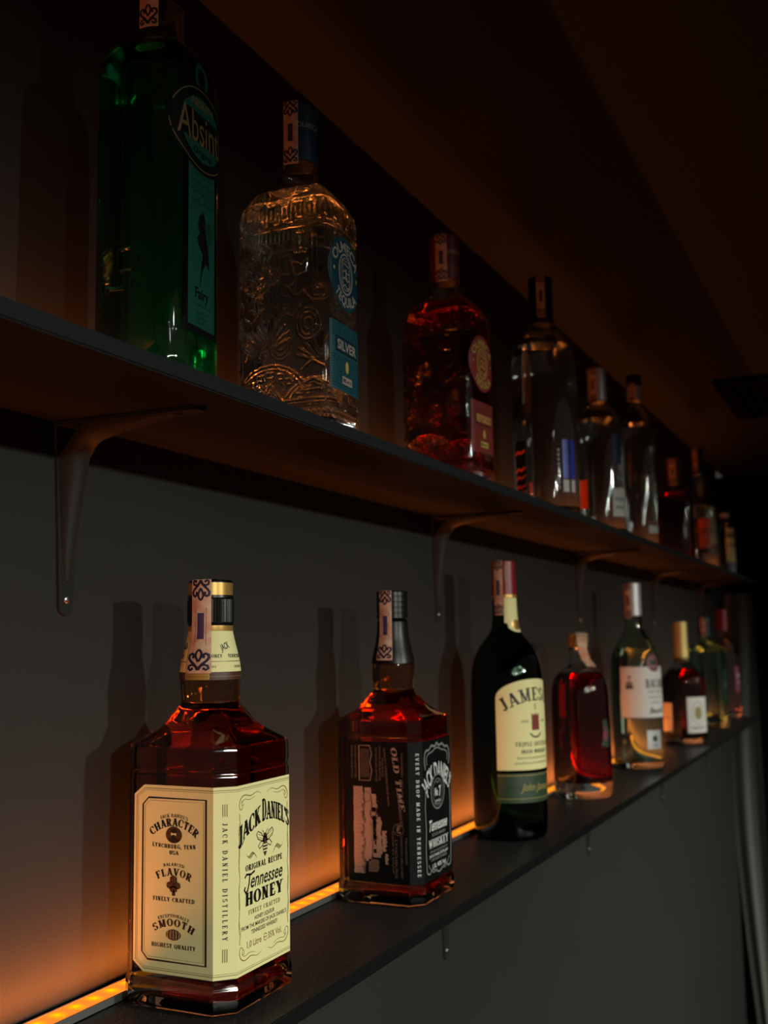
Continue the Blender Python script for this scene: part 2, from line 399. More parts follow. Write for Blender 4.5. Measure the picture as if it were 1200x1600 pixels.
def cap(parent, z0, z1, r, m, name='cap', bands=0, ribs=0, N=64, r1=None):
    r1 = r1 or r; e = .0008
    pr = [(z0, 0, 0), (z0, r-e, 0), (z0+e, r, 0)]
    for i in range(bands):
        z = z0+(z1-z0)*(i+1)/(bands+1); pr += [(z-.0008, r, 0), (z-.0004, r-.0006, 0), (z+.0004, r-.0006, 0), (z+.0008, r, 0)]
    pr += [(z1-e*1.5, r1, 0), (z1-.0002, r1-e, 0), (z1, r1-2*e, 0), (z1, 0, 0)]
    return turned(name, pr, m, parent, N=N if not ribs else ribs*6, ribs=ribs, ribh=.0005)

# pink tax strip with scroll ornaments: runs up the neck along one direction and folds over the cap
def ornament(A, x, y, k, fl=1, m=1):
    S = lambda cx, cy, r, a0, t, w: A.spiral(x+cx*k, y+cy*k*fl, r*k, a0*fl, t*fl, w*k, m, 1)
    for sg in (-1, 1):
        A.stroke([(x+sg*q[0]*k, y+q[1]*k*fl) for q in ((0, -6.2), (.6, -4.6), (2.2, -2.4), (4.2, -.6), (5.3, 1.2), (5.0, 3.0), (3.6, 3.7), (2.5, 2.9), (2.5, 1.7), (3.3, 1.3))], .95*k*1.5, m)
        A.stroke([(x+sg*q[0]*k, y+q[1]*k*fl) for q in ((.2, -6), (1.2, -3.8), (3, -2.9), (4.7, -3.6), (5.0, -5.2), (3.9, -6.1), (2.9, -5.4), (3.2, -4.6))], 1.25*k, m)
        A.stroke([(x+sg*q[0]*k, y+q[1]*k*fl) for q in ((0, -1.2), (1.2, 1.2), (1.7, 3.2), (1.0, 5.0), (0, 6.2))], 1.25*k, m)
def tax_strip(parent, body, zt, zb, th, wd=15, rough=False, top=True):
    A = Art(); L = (zt-zb)*1000; w = wd/2
    A.rect(-w, 0, w, L, 0, 0)
    k = min(1.25, wd/12.4, L/46)
    ornament(A, 0, 8*k, k, 1); ornament(A, 0, L-6.5*k, k, -1)
    A.rect(-2.1*k, L*.36, 2.1*k, L*.36+L*.28, 2, 1)
    for sx in (-1, 1): A.rect(sx*3.4*k-.15, L*.3, sx*3.4*k+.15, L*.7, 3, 1)
    zm = (zt+zb)/2
    cu = body.cuts(zm, -w, w); cv = [L*i/14 for i in range(1, 14)]
    sf = body.surf(zm)
    o = A.build('tax_strip', lambda u, v, off, t: sf(u, v+zb, off+.0004, t), parent, [M['tax'], M['taxink'], M['taxbar'], M['redspot']], cu, cv, th0=th)
    if top:
        h = body.at(zt-.001)[0]; bm = bmesh.new(); d = Vector((math.sin(th), -math.cos(th), 0)); n = Vector((d.y, -d.x, 0))
        vs = []
        for i in range(7):
            r = (h+.0003)*(1-i*.27); z = zt+.0006
            if i == 0: z = zt-.0004; r = h+.0007
            ww = min(w/1000, math.sqrt(max((h+.001)**2-r*r, 0))) if abs(r) > h*.6 else w/1000
            ww = w/1000*.95
            vs.append([bm.verts.new(d*r+n*ww+Vector((0, 0, z))), bm.verts.new(d*r-n*ww+Vector((0, 0, z)))])
        vs = vs[:5]
        for a, b in zip(vs[:-1], vs[1:]): bm.faces.new((a[0], a[1], b[1], b[0]))
        for v in [v for v in bm.verts if not v.link_faces]: bm.verts.remove(v)
        finish(bm, 'tax_strip', M['tax'], parent)
    return o

# ================================================================== the room
SHZ, SHT = .438, .0115
wl = boxobj('wall_left', (-1.2, 4.06, 0, .12, -1.15, 1.3), M['wall']); tag(wl, kind='structure')
fl = boxobj('floor', (-1.2, 5.4, -5.2, .12, -1.25, -1.15), M['floor']); tag(fl, kind='structure')
ce = boxobj('ceiling', (-1.2, 5.4, -1.25, 0, .8695, .99), M['ceiling']); tag(ce, kind='structure')
wf = boxobj('wall_far', (4.75, 4.85, -3.0, .12, -1.15, .8695), M['darkgap']); tag(wf, kind='structure')
# ------------------------------------------------------------------ shelves
def shelf(x1, z, label, em):
    bm = bmesh.new(); box(bm, -.9, x1, -.157, 0, z-SHT, z)
    bmesh.ops.bevel(bm, geom=[e for e in bm.edges if all(v.co.y < -.1 for v in e.verts)], offset=.0012, segments=2, affect='EDGES')
    for f in bm.faces:
        c = f.calc_center_median()
        f.normal_update()
        f.material_index = 1 if f.normal.y < -.5 else (2 if f.normal.z < -.5 else 0)
    o = finish(bm, 'wall_shelf', [M['shelf'], em, M['shelfunder']], None)
    return tag(o, label, 'shelf')
shelf(3.74, SHZ, 'upper long dark wall shelf with a grey front edge', M['shelfedge'])
shelf(3.60, 0, 'lower long black speckled wall shelf above the bare wall', M['black2'])
def bracket(x, z, label, group):
    t = empty('shelf_bracket', (x, 0, z), label, 'bracket', group)
    bm = bmesh.new()
    def prism(pts, y0, y1):   # pts in xz -> extrude y
        a = [bm.verts.new((p[0], y0, p[1])) for p in pts]; b = [bm.verts.new((p[0], y1, p[1])) for p in pts]
        bm.faces.new(a); bm.faces.new(b[::-1])
        for i in range(len(pts)): bm.faces.new((a[i], b[i], b[(i+1) % len(pts)], a[(i+1) % len(pts)]))
    tip = [(.0075*math.cos(a*D2R), -.138+.0075*math.sin(a*D2R)) for a in range(180, 361, 30)]
    prism([(-.014, -.0008)]+tip+[(.014, -.0008)], -.0025, -.0003)
    finish(bm, 'wall_plate', M['bracket'], t)
    bm = bmesh.new()
    tip = [(.0075*math.cos(a*D2R), -.118+.0075*math.sin(a*D2R)) for a in range(180, 361, 30)]
    pts = [(-.014, -.0008)]+tip+[(.014, -.0008)]
    a = [bm.verts.new((p[0], p[1], -.0032)) for p in pts]; b = [bm.verts.new((p[0], p[1], -.0004)) for p in pts]
    bm.faces.new(a); bm.faces.new(b[::-1])
    for i in range(len(pts)): bm.faces.new((a[i], b[i], b[(i+1) % len(pts)], a[(i+1) % len(pts)]))
    finish(bm, 'shelf_arm', M['bracket'], t)
    # pressed rib: ridge that is deep at the corner and runs out along both legs
    bm = bmesh.new(); sec = []
    path = [(-.004, -.120, .002), (-.0062, -.105, .005), (-.0100, -.080, .0075), (-.0145, -.055, .0095), (-.0180, -.036, .0108), (-.0205, -.026, .0112), (-.0245, -.0195, .0112), (-.031, -.0155, .0110), (-.049, -.0118, .0095), (-.070, -.0088, .0075), (-.092, -.006, .005), (-.106, -.0040, .002)]
    for y, z_, wd in path:
        # root lies on the legs (corner side), crest is the path point
        k = max(-y, -z_); root = (-.0025, z_) if -z_ > -y else ((y, -.0032) if -y > -z_ else (-.0025, -.0032))
        R0 = Vector((0, root[0], root[1])); T0 = Vector((0, y, z_)); row = []
        for q in range(9):
            a = math.pi*q/8; row.append(bm.verts.new((R0+(T0-R0)*math.sin(a)**.8+Vector((-wd*math.cos(a), 0, 0)))))
        sec.append(row)
    for p, q in zip(sec[:-1], sec[1:]):
        for i in range(8): bm.faces.new((p[i], p[i+1], q[i+1], q[i]))
    finish(bm, 'rib', M['bracket'], t, 50)
    for (yy, zz, vert) in ((-.0025, -.1335, 1), (-.0025, -.020, 1), (-.104, -.0032, 0)):
        b = bmesh.new(); bmesh.ops.create_uvsphere(b, u_segments=16, v_segments=8, radius=.0030)
        for v in b.verts:
            if vert: v.co = Vector((v.co.x, v.co.z*.45+yy-.0004, v.co.y+zz))
            else: v.co = Vector((v.co.x, v.co.y+yy, v.co.z*.45+zz-.0004))
        if not (yy == -.0025 and zz == -.020): finish(b, 'screw', M['screw'] if vert else M['bracket'], t, 60)
        else: b.free()
    return t
BX = [.611, 1.333, 2.056, 2.779, 3.50]
ub = ['shelf bracket under the upper shelf nearest the camera, at the left', 'shelf bracket under the upper shelf, second from the left',
      'shelf bracket under the upper shelf, third from the left', 'small blurred shelf bracket under the upper shelf, fourth from the left',
      'farthest shelf bracket under the upper shelf near its right end']
lb = ['shelf bracket under the lower shelf behind the honey whiskey bottle, hidden by the shelf', 'nearest bracket seen hanging below the lower shelf edge',
      'second bracket seen hanging below the lower shelf edge', 'third bracket seen below the lower shelf edge, small and faint',
      'farthest faint bracket below the lower shelf edge near the curtain']
for x, l in zip(BX, ub): bracket(x, SHZ-SHT, l, 'brackets of the upper shelf')
for x, l in list(zip(BX, lb))[1:]: bracket(x, -SHT, l, 'brackets of the lower shelf')

# ------------------------------------------------------------------ LED strips in aluminium profiles
def led_material():
    m = bpy.data.materials.new('milky_led_cover'); m.use_nodes = True; nt = m.node_tree; nt.nodes.clear(); N = nt.nodes.new; Lk = nt.links.new
    out = N('ShaderNodeOutputMaterial'); em = N('ShaderNodeEmission'); tc = N('ShaderNodeTexCoord'); sp = N('ShaderNodeSeparateXYZ')
    Lk(tc.outputs['Object'], sp.inputs[0])
    def mt(op, a, b=None):
        n = N('ShaderNodeMath'); n.operation = op
        for i, v in enumerate((a, b)):
            if v is None: continue
            if isinstance(v, (int, float)): n.inputs[i].default_value = v
            else: Lk(v, n.inputs[i])
        return n.outputs[0]
    fx = mt('SUBTRACT', mt('FRACT', mt('DIVIDE', sp.outputs['X'], .0187)), .5)
    dx = mt('MULTIPLY', fx, 2.6); dy = mt('DIVIDE', sp.outputs['Y'], .0085)
    d = mt('SQRT', mt('ADD', mt('MULTIPLY', dx, dx), mt('MULTIPLY', dy, dy)))
    r = N('ShaderNodeValToRGB'); e = r.color_ramp.elements
    e[0].position = .0; e[0].color = (1.0, .72, .0, 1); e[1].position = 1.0; e[1].color = (1.0, .235, .022, 1)
    k = e.new(.45); k.color = (1.0, .40, .006, 1)
    Lk(d, r.inputs[0]); Lk(r.outputs[0], em.inputs[0]); em.inputs[1].default_value = 1.15
    Lk(em.outputs[0], out.inputs[0]); return m
LEDM = led_material()
LEDCOL = (1.0, .225, .035)
def led_strip(x0, x1, z, power, label):
    t = empty('led_strip', ((x0+x1)/2, -.021, z), label, 'led strip'); L = (x1-x0)/2
    bm = bmesh.new(); box(bm, -L, L, -.0105, -.0092, 0, .0062); box(bm, -L, L, .0092, .0105, 0, .0062); box(bm, -L, L, -.0105, .0105, 0, .001)
    finish(bm, 'aluminium_profile', M['alu'], t)
    bm = bmesh.new(); n = 8; pr = [(-.0091, .0052)]+[(-.0091+.0182*i/n, .0058+.0009*math.sin(math.pi*i/n)) for i in range(n+1)]+[(.0091, .0052)]
    a = [bm.verts.new((-L, y, q)) for y, q in pr]; b = [bm.verts.new((L, y, q)) for y, q in pr]
    bm.faces.new(a); bm.faces.new(b[::-1])
    for i in range(len(pr)): bm.faces.new((a[i], b[i], b[(i+1) % len(pr)], a[(i+1) % len(pr)]))
    finish(bm, 'diffuser_cover', LEDM, t)
    # the light it gives, thrown upwards out of the channel
    l = bpy.data.lights.new('led_light', 'AREA'); l.shape = 'RECTANGLE'; l.size = x1-x0; l.size_y = .012; l.energy = power
    l.color = LEDCOL; l.spread = math.radians(176)
    o = bpy.data.objects.new('led_light', l); C.objects.link(o); o.location = (0, 0, .0072); o.rotation_euler = (math.radians(180-27), 0, 0); o.parent = t
    return t
led_strip(-.85, 3.58, 0, 12, 'glowing orange led strip in an aluminium channel along the back of the lower shelf')
led_strip(-.85, 3.72, SHZ, 6.5, 'orange led strip hidden along the back of the upper shelf behind the bottles')

# ------------------------------------------------------------------ ceiling vent, pale curtain, black sheet for the dark beyond it
t = empty('ceiling_vent', (2.83, -.44, .8695), 'square black grille vent in the ceiling at the right edge', 'vent')
bm = bmesh.new()
for a in ((-.235, .235, -.235, -.205), (-.235, .235, .205, .235), (-.235, -.205, -.205, .205), (.205, .235, -.205, .205)): box(bm, *a, -.012, -.0002)
finish(bm, 'frame', M['vent'], t)
bm = bmesh.new()
for i in range(16):
    y = -.195+i*.026; vs = box(bm, -.205, .205, y, y+.004, -.012, -.002)
    for v in vs[:]:
        if v.co.z > -.005: v.co.y += .012
finish(bm, 'grille', M['vent'], t)
bm = bmesh.new(); box(bm, -.205, .205, -.205, .205, -.0018, -.0002); finish(bm, 'back_plate', M['vent'], t)
def curtain(name, x, y0, y1, z0, z1, m, label, amp=.012, waves=3, lean=0, ph=0):
    bm = bmesh.new(); ny, nz = 60, 30; g = []
    for k in range(2):
        for j in range(nz+1):
            tz = j/nz; z = z0+(z1-z0)*tz; row = []
            for i in range(ny+1):
                ty = i/ny; ls = lean*(max(0, (.50-tz))/.50)**1.5
                y = y0+(y1-y0)*ty-ls*(1-ty)
                row.append(bm.verts.new((x+amp*math.sin(ty*waves*2*math.pi+.6*math.sin(tz*3+ph)+ph)*(1-.25*tz)+k*.003+.004*math.sin(tz*5+ty*9), y, z)))
            g.append(row)
    n = nz+1
    for k in range(2):
        for j in range(nz):
            for i in range(ny):
                q = [g[k*n+j][i], g[k*n+j][i+1], g[k*n+j+1][i+1], g[k*n+j+1][i]]; bm.faces.new(q if k == 0 else q[::-1])
    for j in range(nz):
        for i in (0, ny):
            bm.faces.new((g[j][i], g[j+1][i], g[n+j+1][i], g[n+j][i]))
    for i in range(ny):
        for j in (0, nz): bm.faces.new((g[j][i], g[n+j][i], g[n+j][i+1], g[j][i+1]))
    bmesh.ops.recalc_face_normals(bm, faces=bm.faces[:])
    o = finish(bm, name, m, None, 60); return tag(o, label, 'curtain')
curtain('curtain', 4.12, .012, -.095, -1.14, .41, M['curtain'], 'narrow pale grey curtain hanging at the far end of the shelf wall', .010, 1.5, .045)
curtain('curtain', 4.22, .115, -1.1, -1.14, .865, M['darkgap'], 'black sheet put in for the dark opening beyond the pale curtain at the right edge', .03, 6)  # added sheet, coloured black to stand for the dark opening and close the gap

# ================================================================== bottles
STR = -79*D2R
def clampcuts(body, zref, A):
    xs = [v[0] for P in A.P for v in P[0]]
    return body.cuts(zref, min(xs), max(xs))
def label(parent, body, A, mats, zref, th0=0, z0=0, cv=(), name='label', lab=None):
    sf = body.surf(zref)
    o = A.build(name, lambda u, v, off, t: sf(u, v+z0, off, t), parent, mats, clampcuts(body, zref, A), cv, th0=th0)
    if lab: o['label'] = lab
    return o
GB = 'bottles on the lower shelf'; GU = 'bottles on the upper shelf'

# ---- 1: square honey whiskey bottle
def square_profile(a, sh, nk, neckr, bulb, ztop, rtop, bz=.024):
    return [(0, 0, 1), (0, a-.006, 1), (.0006, a-.002, 1), (.004, a+.0008, 1), (bz-.008, a+.0012, 1), (bz-.003, a-.0002, 1), (bz, a, 1), (bz+.006, a, 1),
            (sh-.026, a, 1), (sh-.021, a, 1), (sh-.020, a-.0008, 1), (sh-.018, a-.0008, 1), (sh-.016, a, 1), (sh-.003, a, 1), (sh, a-.001, 1), (sh+.004, a-.007, .95), (sh+.012, a-.0165, .6), (sh+.020, neckr+.006, .2),
            (nk-.001, neckr+.001, 0), (nk+.002, neckr-.0006, 0), (nk+.006, neckr, 0), (nk+.022, bulb, 0), (nk+.034, bulb-.0015, 0), (nk+.050, rtop+.002, 0), (nk+.062, rtop, 0), (ztop-.004, rtop, 0), (ztop, rtop-.002, 0), (ztop, 0, 0)]
t = empty('whiskey_bottle', (.686, -.080, 0), 'square honey whiskey bottle with a large cream label, nearest on the lower shelf', 'bottle', GB)
hb = Body(square_profile(.048, .185, .2125, .0225, .0236, .300, .0158), ('cham', .25))
make_glass(t, hb, M['glass'], .0035, .009, level=.2335, lm=M['honey'])
A = Art(); L0 = .024
# sheet: front is u in [-36,36], chamfer 17 mm, left face u < -53
Z0, Z1 = 2, 133
ul, ur = -122, 53
A.poly([(ul, Z0+7), (ul+9, Z0), (ur, Z0), (ur, Z1), (ul+9, Z1), (ul, Z1-7)], 0, 0)
for d, wd in ((2.4, .45), (3.7, .28)):
    A.stroke([(ur, Z1-d), (ul+9+d*.4, Z1-d), (ul+d, Z1-7-d*.4), (ul+d, Z0+7+d*.4), (ul+9+d*.4, Z0+d), (ur, Z0+d)], wd, 2)
# side panel (left face)
pl, prt = ul+8, -59
A.stroke([(prt, Z1-9), (pl+5, Z1-9), (pl, Z1-14), (pl, Z0+14), (pl+5, Z0+9), (prt, Z0+9)], 1.3, 1, 1, True)
A.stroke([(prt-2, Z1-11), (pl+6, Z1-11), (pl+2, Z1-15), (pl+2, Z0+15), (pl+6, Z0+11), (prt-2, Z0+11)], .28, 2, 1, True)
pc = (pl+prt)/2
A.text("JACK DANIEL'S", pc, 111.0, 2.3, 24, 1, arc=34, font='slab', wt=1.2)
A.text('CHARACTER', pc, 104.6, 5.6, 41, 1, arc=27, font='slab', wt=1.45)
A.ell(pc, 98.6, 6.8, 5.6, 3).ring(pc, 98.6, 6.8, 5.6, .4, 1, 2)
A.ell(pc-.3, 99.2, 2.3, 2.6, 0, 2).ell(pc, 101.3, 3.0, 1.6, 1, 3).ell(pc-.3, 97.4, 2.0, 1.3, 1, 3).ell(pc, 94.9, 4.6, 1.6, 1, 3)
A.text('LYNCHBURG, TENN', pc, 89.0, 2.9, 38, 1, arc=-220, font='slab', wt=1.5, gap=.14)
A.text('USA', pc, 84.8, 2.7, 8, 1, font='slab', wt=1.5)
A.text('BALANCED', pc, 77.0, 2.1, 18, 1, arc=36, font='slab', wt=1.2)
A.text('FLAVOR', pc, 70.3, 5.2, 29, 1, arc=30, font='slab', wt=1.45, gap=.16)
for a, b in ((0, 5.4), (-2.9, 1.2), (2.9, 1.2), (0, -1.4)):
    A.poly([(pc+a+3.3*math.cos(q*D2R), 62.4+b+2.7*math.sin(q*D2R)) for q in range(30, 390, 60)], 3, 1+(b > 5))
    A.stroke([(pc+a+3.3*math.cos(q*D2R), 62.4+b+2.7*math.sin(q*D2R)) for q in range(30, 390, 60)], .3, 1, 3, True)
A.poly([(pc, 61.0), (pc+1.6, 57.6), (pc+1.0, 56.4), (pc-1.0, 56.4), (pc-1.6, 57.6)], 1, 1)
A.text('FINELY CRAFTED', pc, 52.2, 2.9, 36, 1, font='slab', wt=1.5, gap=.12)
A.text('EXCEPTIONALLY', pc, 41.6, 2.1, 27, 1, arc=34, font='slab', wt=1.2)
A.text('SMOOTH', pc, 35.4, 5.2, 34, 1, arc=30, font='slab', wt=1.45, gap=.2)
A.poly([(pc+6.6*math.cos(q*D2R)*(1 if abs(math.sin(q*D2R)) < .8 else .86), 29.6+3.9*math.sin(q*D2R)) for q in range(0, 360, 24)], 3, 1)
for i in range(-2, 3): A.stroke([(pc+i*2.3, 26.8), (pc+i*2.6, 29.6), (pc+i*2.3, 32.6)], .3, 0, 2)
A.text('HIGHEST QUALITY', pc, 20.4, 2.9, 38, 1, font='slab', wt=1.5, gap=.12)
# chamfer, text reading downwards
A.text('JACK DANIEL DISTILLERY', -46.3, 68, 3.6, 80, 1, font='slab', rot=-90, gap=.5, wt=1.2)
for k in (-1, 0, 1):
    A.rect(-44.6+k*1.5-.3, 112.5, -44.6+k*1.5+.3, 121, 2, 1); A.rect(-44.6+k*1.5-.3, 13.5, -44.6+k*1.5+.3, 22.4, 2, 1)
# front face
A.text("JACK", -19.5, 92.5, 12, 29, 1, font='slab', wt=1.5, gap=.0, warp=lambda x, y: (x, y*(1.0+x*.004)+max(0, (x+14.5))*.37-(3.6 if x < -9.6 else 0)*(1-y/12)))
A.text("DANIEL'S", 16.0, 96.0, 12, 38, 1, font='slab', wt=1.45, gap=.0, warp=lambda x, y: (x, y*(1.32 if x < -13.0 else 1.05-x*.003)+8.0-(x+12)**2*.0105))
# bee
bx, by, bs = 1, 88.5, .92
def bp(L, sg=1): return [(bx+sg*q[0]*bs*1.1, by+q[1]*bs) for q in L]
for sg in (-1, 1):
    A.stroke(bp(((1.5, 3), (5, 7.5), (9.5, 9.5), (11.5, 7.5), (9.5, 3.5), (4, 1.2), (1.5, 1.4)), sg), .7, 3, 1, True)
    A.stroke(bp(((1.5, .8), (6, .8), (9, -2), (7.4, -4.2), (3.4, -2.2)), sg), .7, 3, 1, True)
    A.stroke(bp(((1, 5), (2, 8), (4, 9.5)), sg), .55, 3)
    A.stroke(bp(((2, 4.5), (10, 7.6)), sg), .4, 2).stroke(bp(((2, 2.5), (10, 5)), sg), .35, 2)
A.ell(bx, by+4.6, 2.3, 1.9, 3).ell(bx, by+1.6, 3.4, 2.7, 3)
A.poly(bp(((-3.2, -1), (3.2, -1), (3.3, -5), (1.8, -9), (0, -11.5), (-1.8, -9), (-3.3, -5))), 3, 1)
for q in (-2.0, -4.2, -6.4): A.rect(bx-3.1, by+q-.45, bx+3.1, by+q+.45, 0, 2)
for sg in (-1, 1):
    for k in range(4):
        A.stroke([(bx+sg*(11+i*1.7+k*1.3), by-10+k*.8+2.6*math.sin(i*.8+k*.3)+i*.7) for i in range(7)], .55, 2, taper=True)
A.text('ORIGINAL RECIPE', 0, 71.8, 4.3, 50, 1, font='slab', wt=1.5, gap=.14)
A.text('ennessee', 3.5, 59.4, 10.4, 44, 1, bold=.018, shear=.32)
A.stroke([(-26, 67.5), (-24, 69.6), (-18, 68.8), (-13, 70.4)], 1.5, 1)
A.stroke([(-19.5, 69), (-20.6, 63), (-22.5, 58.2), (-25, 57.2), (-26.6, 59.2), (-25.4, 61.4)], 1.5, 1)
A.text('HONEY', 0, 47.8, 9.2, 51, 1, font='slab', wt=1.5, gap=.10)
A.text('FINELY CRAFTED', 0, 41.2, 3.2, 43, 2, font='slab', gap=.14, wt=1.1)
A.text('HONEY LIQUEUR', 0, 36.2, 2.9, 27, 1, bold=.015)
A.text("FROM THE MAKERS OF JACK DANIEL'S", 0, 31.8, 2.9, 61, 1, bold=.015)
A.text('TENNESSEE WHISKEY', 0, 27.4, 2.9, 36, 1, bold=.015)
A.text('1,0 Litre', -14.0, 18.8, 4.8, 19, 2, bold=.01).text('35% Vol.', 14.0, 18.8, 4.8, 19, 2, bold=.01).stroke([(3.6, 21), (-1.4, 21), (-.6, 23.2), (1.6, 23.4), (3.0, 22.2)], .5, 2).stroke([(-1.4, 21), (-1.0, 19.2), (1.2, 18.4), (3.2, 19.6)], .5, 2)
# flourished frame of the front panel
def fr(sg, s2):
    yc = 68.5
    P = lambda q: [(sg*a, yc+s2*b) for a, b in q]
    A.stroke(P([(4, 58), (10, 60.5), (18, 57.5), (26, 60), (31, 58), (33.5, 53), (32, 49), (28.5, 50), (29.5, 53)]), .7, 2, taper=True)
    A.stroke(P([(12, 57), (20, 55), (27, 57), (30, 54)]), .4, 2, taper=True)
    A.stroke(P([(33, 47), (32, 40), (33.5, 30), (32.6, 18), (33.6, 8), (32.4, 0)]), .6, 2)
    A.stroke(P([(33, 40), (34, 34), (33.0, 24), (34.1, 14), (32.8, 4)]), .35, 2)
    A.spiral(sg*28.5, yc+s2*53.5, 2.2, 90 if sg > 0 else 90, sg*s2*1.1, .4, 2)
for sg in (-1, 1):
    for s2 in (-1, 1): fr(sg, s2*.96)
sf = hb.surf(.08)
label(t, hb, A, INK, .08, 0, L0, lab='cream paper label printed in black, wrapped round three faces')
# neck label and capsule
nb = hb
A = Art(); A.rect(-75, 0, 75, 31, 0, 0)
for x in (-48, -8, 32, 66): A.text("JACK", x, 17, 5, 9, 1, rot=18, bold=.03)
for x in (-62, -27, 8, 43): A.text('TENNESSEE HONEY', x, 10.6, 2.6, 30, 1, font='slab', wt=1.3)
for x in (-62, -27, 8, 43): A.text('ORIGINAL RECIPE', x, 3.0, 1.8, 20, 2, font='slab')
A.rect(-75, 7.6, 75, 8.1, 2, 1)
sfn = nb.surf(.245)
A.build('neck_label', lambda u, v, off, th: sfn(u, v+.2372, off+.0001, th), t, INK, nb.cuts(.245, -75, 75), [4, 8, 12, 16, 20, 24, 28])
A = Art(); A.rect(-75, 0, 75, 6, 0, 0).rect(-75, 2.4, 75, 2.8, 1, 1).rect(-42, .3, -22, 5.6, 2, 1)
A.build('neck_band', lambda u, v, off, th: sfn(u, v+.2312, off+.0001, th), t, [M['brown'], M['bronze'], M['gold']], nb.cuts(.245, -75, 75), [3])
cp = empty
turned('capsule_base', [(.267, 0, 0), (.267, .0170, 0), (.268, .0172, 0), (.2725, .0172, 0), (.2725, 0, 0)], M['gold'], t)
turned('cap', [(.2722, 0, 0), (.2722, .0172, 0), (.2735, .0179, 0), (.2745, .0172, 0), (.2925, .0172, 0), (.2935, .0179, 0), (.2955, .0176, 0), (.2956, 0, 0)], M['black'], t, N=160, ribs=0)
turned('cap_grip', [(.2748, 0, 0), (.2748, .01735, 0), (.2922, .01735, 0), (.2922, 0, 0)], M['black'], t, N=288, ribs=48, ribh=.0006, smooth=20)
turned('gold_band', [(.2955, 0, 0), (.2955, .0171, 0), (.3050, .0171, 0), (.3050, 0, 0)], M['gold'], t)
turned('cap_top', [(.3050, 0, 0), (.3050, .0169, 0), (.3062, .0168, 0), (.3072, .0160, 0), (.3072, 0, 0)], M['black'], t)
sb = Body([(.235, .0236, 0), (.245, .0228, 0), (.262, .0186, 0), (.270, .0180, 0), (.3072, .0180, 0)], k=1)
tax_strip(t, sb, .3072, .2365, STR, 16)

# ---- 2: square black-label whiskey bottle
t = empty('whiskey_bottle', (1.012, -.083, 0), 'square amber whiskey bottle with a black and white label, second on the lower shelf', 'bottle', GB)
jb = Body(square_profile(.047, .180, .2065, .0215, .0226, .303, .0152), ('cham', .235))
make_glass(t, jb, M['glass'], .0035, .010, level=.2335, lm=M['whiskey'])
A = Art(); JM = [M['blacklabel'], M['white'], M['silverink'], M['pinkprint'], M['dimprint']]
A.rect(-118, 0, 52, 136, 0, 0)
# front ornament frame
A.stroke([(-30, 108), (-33, 118), (-29, 127), (-20, 126), (-14, 131), (-5, 128), (0, 133), (5, 128), (14, 131), (20, 126), (29, 127), (33, 118), (30, 108)], 2.2, 2, sm=True)
A.stroke([(-26, 112), (-28, 119), (-22, 123), (-12, 124), (-4, 127), (4, 127), (12, 124), (22, 123), (28, 119), (26, 112)], 1.4, 2, sm=True)
for sg in (-1, 1):
    A.stroke([(sg*30, 92), (sg*32, 70), (sg*30.5, 50), (sg*32, 30), (sg*31, 18)], 1.8, 2)
    A.stroke([(sg*31, 18), (sg*31, 9), (sg*24, 6), (sg*18, 11), (sg*9, 8), (0, 5)], 1.7, 2, sm=True)
    A.stroke([(sg*27, 16), (sg*22, 11), (sg*14, 6), (sg*6, 9)], 1.1, 2, sm=True)
A.text("JACK DANIEL'S", 0, 96, 17, 64, 1, bold=.035, arc=38, warp=lambda x, y: (x, y*(1.05-.0002*x*x)))
A.ring(0, 84, 17, 17, 1.6, 2, 2).ell(0, 84, 18, 18, 0, 1).ring(0, 84, 12.4, 12.4, .8, 2, 2)
A.text('OLD', 0, 92.0, 2.6, 9, 2, 3).text('TIME QUALITY', 0, 69.4, 2.4, 24, 2, 3, arc=-16)
A.text('No', -4, 80, 8, 8, 1, 3, bold=.05).text('7', 5.4, 79, 10, 5, 1, 3, bold=.06)
A.text('BRAND', 0, 73.6, 2.4, 12, 1, 3)
A.text('Tennessee', 0, 47, 11, 46, 1, bold=.03, shear=.3).text('SOUR MASH', 0, 41.4, 3.2, 34, 2).text('WHISKEY', 0, 30.5, 8.5, 50, 1, font='slab', wt=1.2)
A.text('DISTILLED AND BOTTLED BY', 0, 26, 2.2, 44, 2).text('JACK DANIEL DISTILLERY', 0, 21.8, 2.6, 48, 1).text('LYNCHBURG TENNESSEE', 0, 18, 2.4, 40, 2)
A.text('1,0L 40% Vol', 0, 10.8, 4.4, 34, 1)
# chamfer
A.text('EVERY DROP MADE IN TENNESSEE', -43.5, 66, 3.6, 118, 1, font='slab', rot=-90, gap=.4, wt=1.1)
# side (left face): rosy print reading downwards
def blob(x0, x1, y0, y1, seed, m, lay, n=16, am=1.6):
    rr = random.Random(seed); L = [(x0+rr.random()*am*.4, y0+(y1-y0)*i/n) for i in range(n+1)]; Rr = [(x1-rr.random()*am*1.6, y0+(y1-y0)*i/n) for i in range(n, -1, -1)]
    A.poly(L+Rr, m, lay)
blob(-112, -99, 8, 92, 1, 3, 1); blob(-100, -91, 20, 91, 2, 3, 1); blob(-92.5, -85, 40, 85, 3, 3, 1); blob(-91, -80, 24, 63, 4, 3, 1); blob(-81, -75, 30, 50, 5, 3, 1); blob(-78, -73, 18, 28, 6, 3, 1, 6); blob(-96, -84, 10, 22, 7, 4, 1, 6)
for i in range(11):
    x = -101+1.2*math.sin(i*2.1); y = 14+i*6.6
    A.ell(x, y, 1.7+.6*math.sin(i*3), 2.0, 4, 2, 12).rect(x-.5, y-5+(i % 2), x+1.6, y-2, 4, 2)
for i in range(20): A.stroke([(-111+.9*(i % 3)+j*1.2, 10+i*4.1+.9*math.sin(i+j)) for j in range(8)], .28, 4, 2)
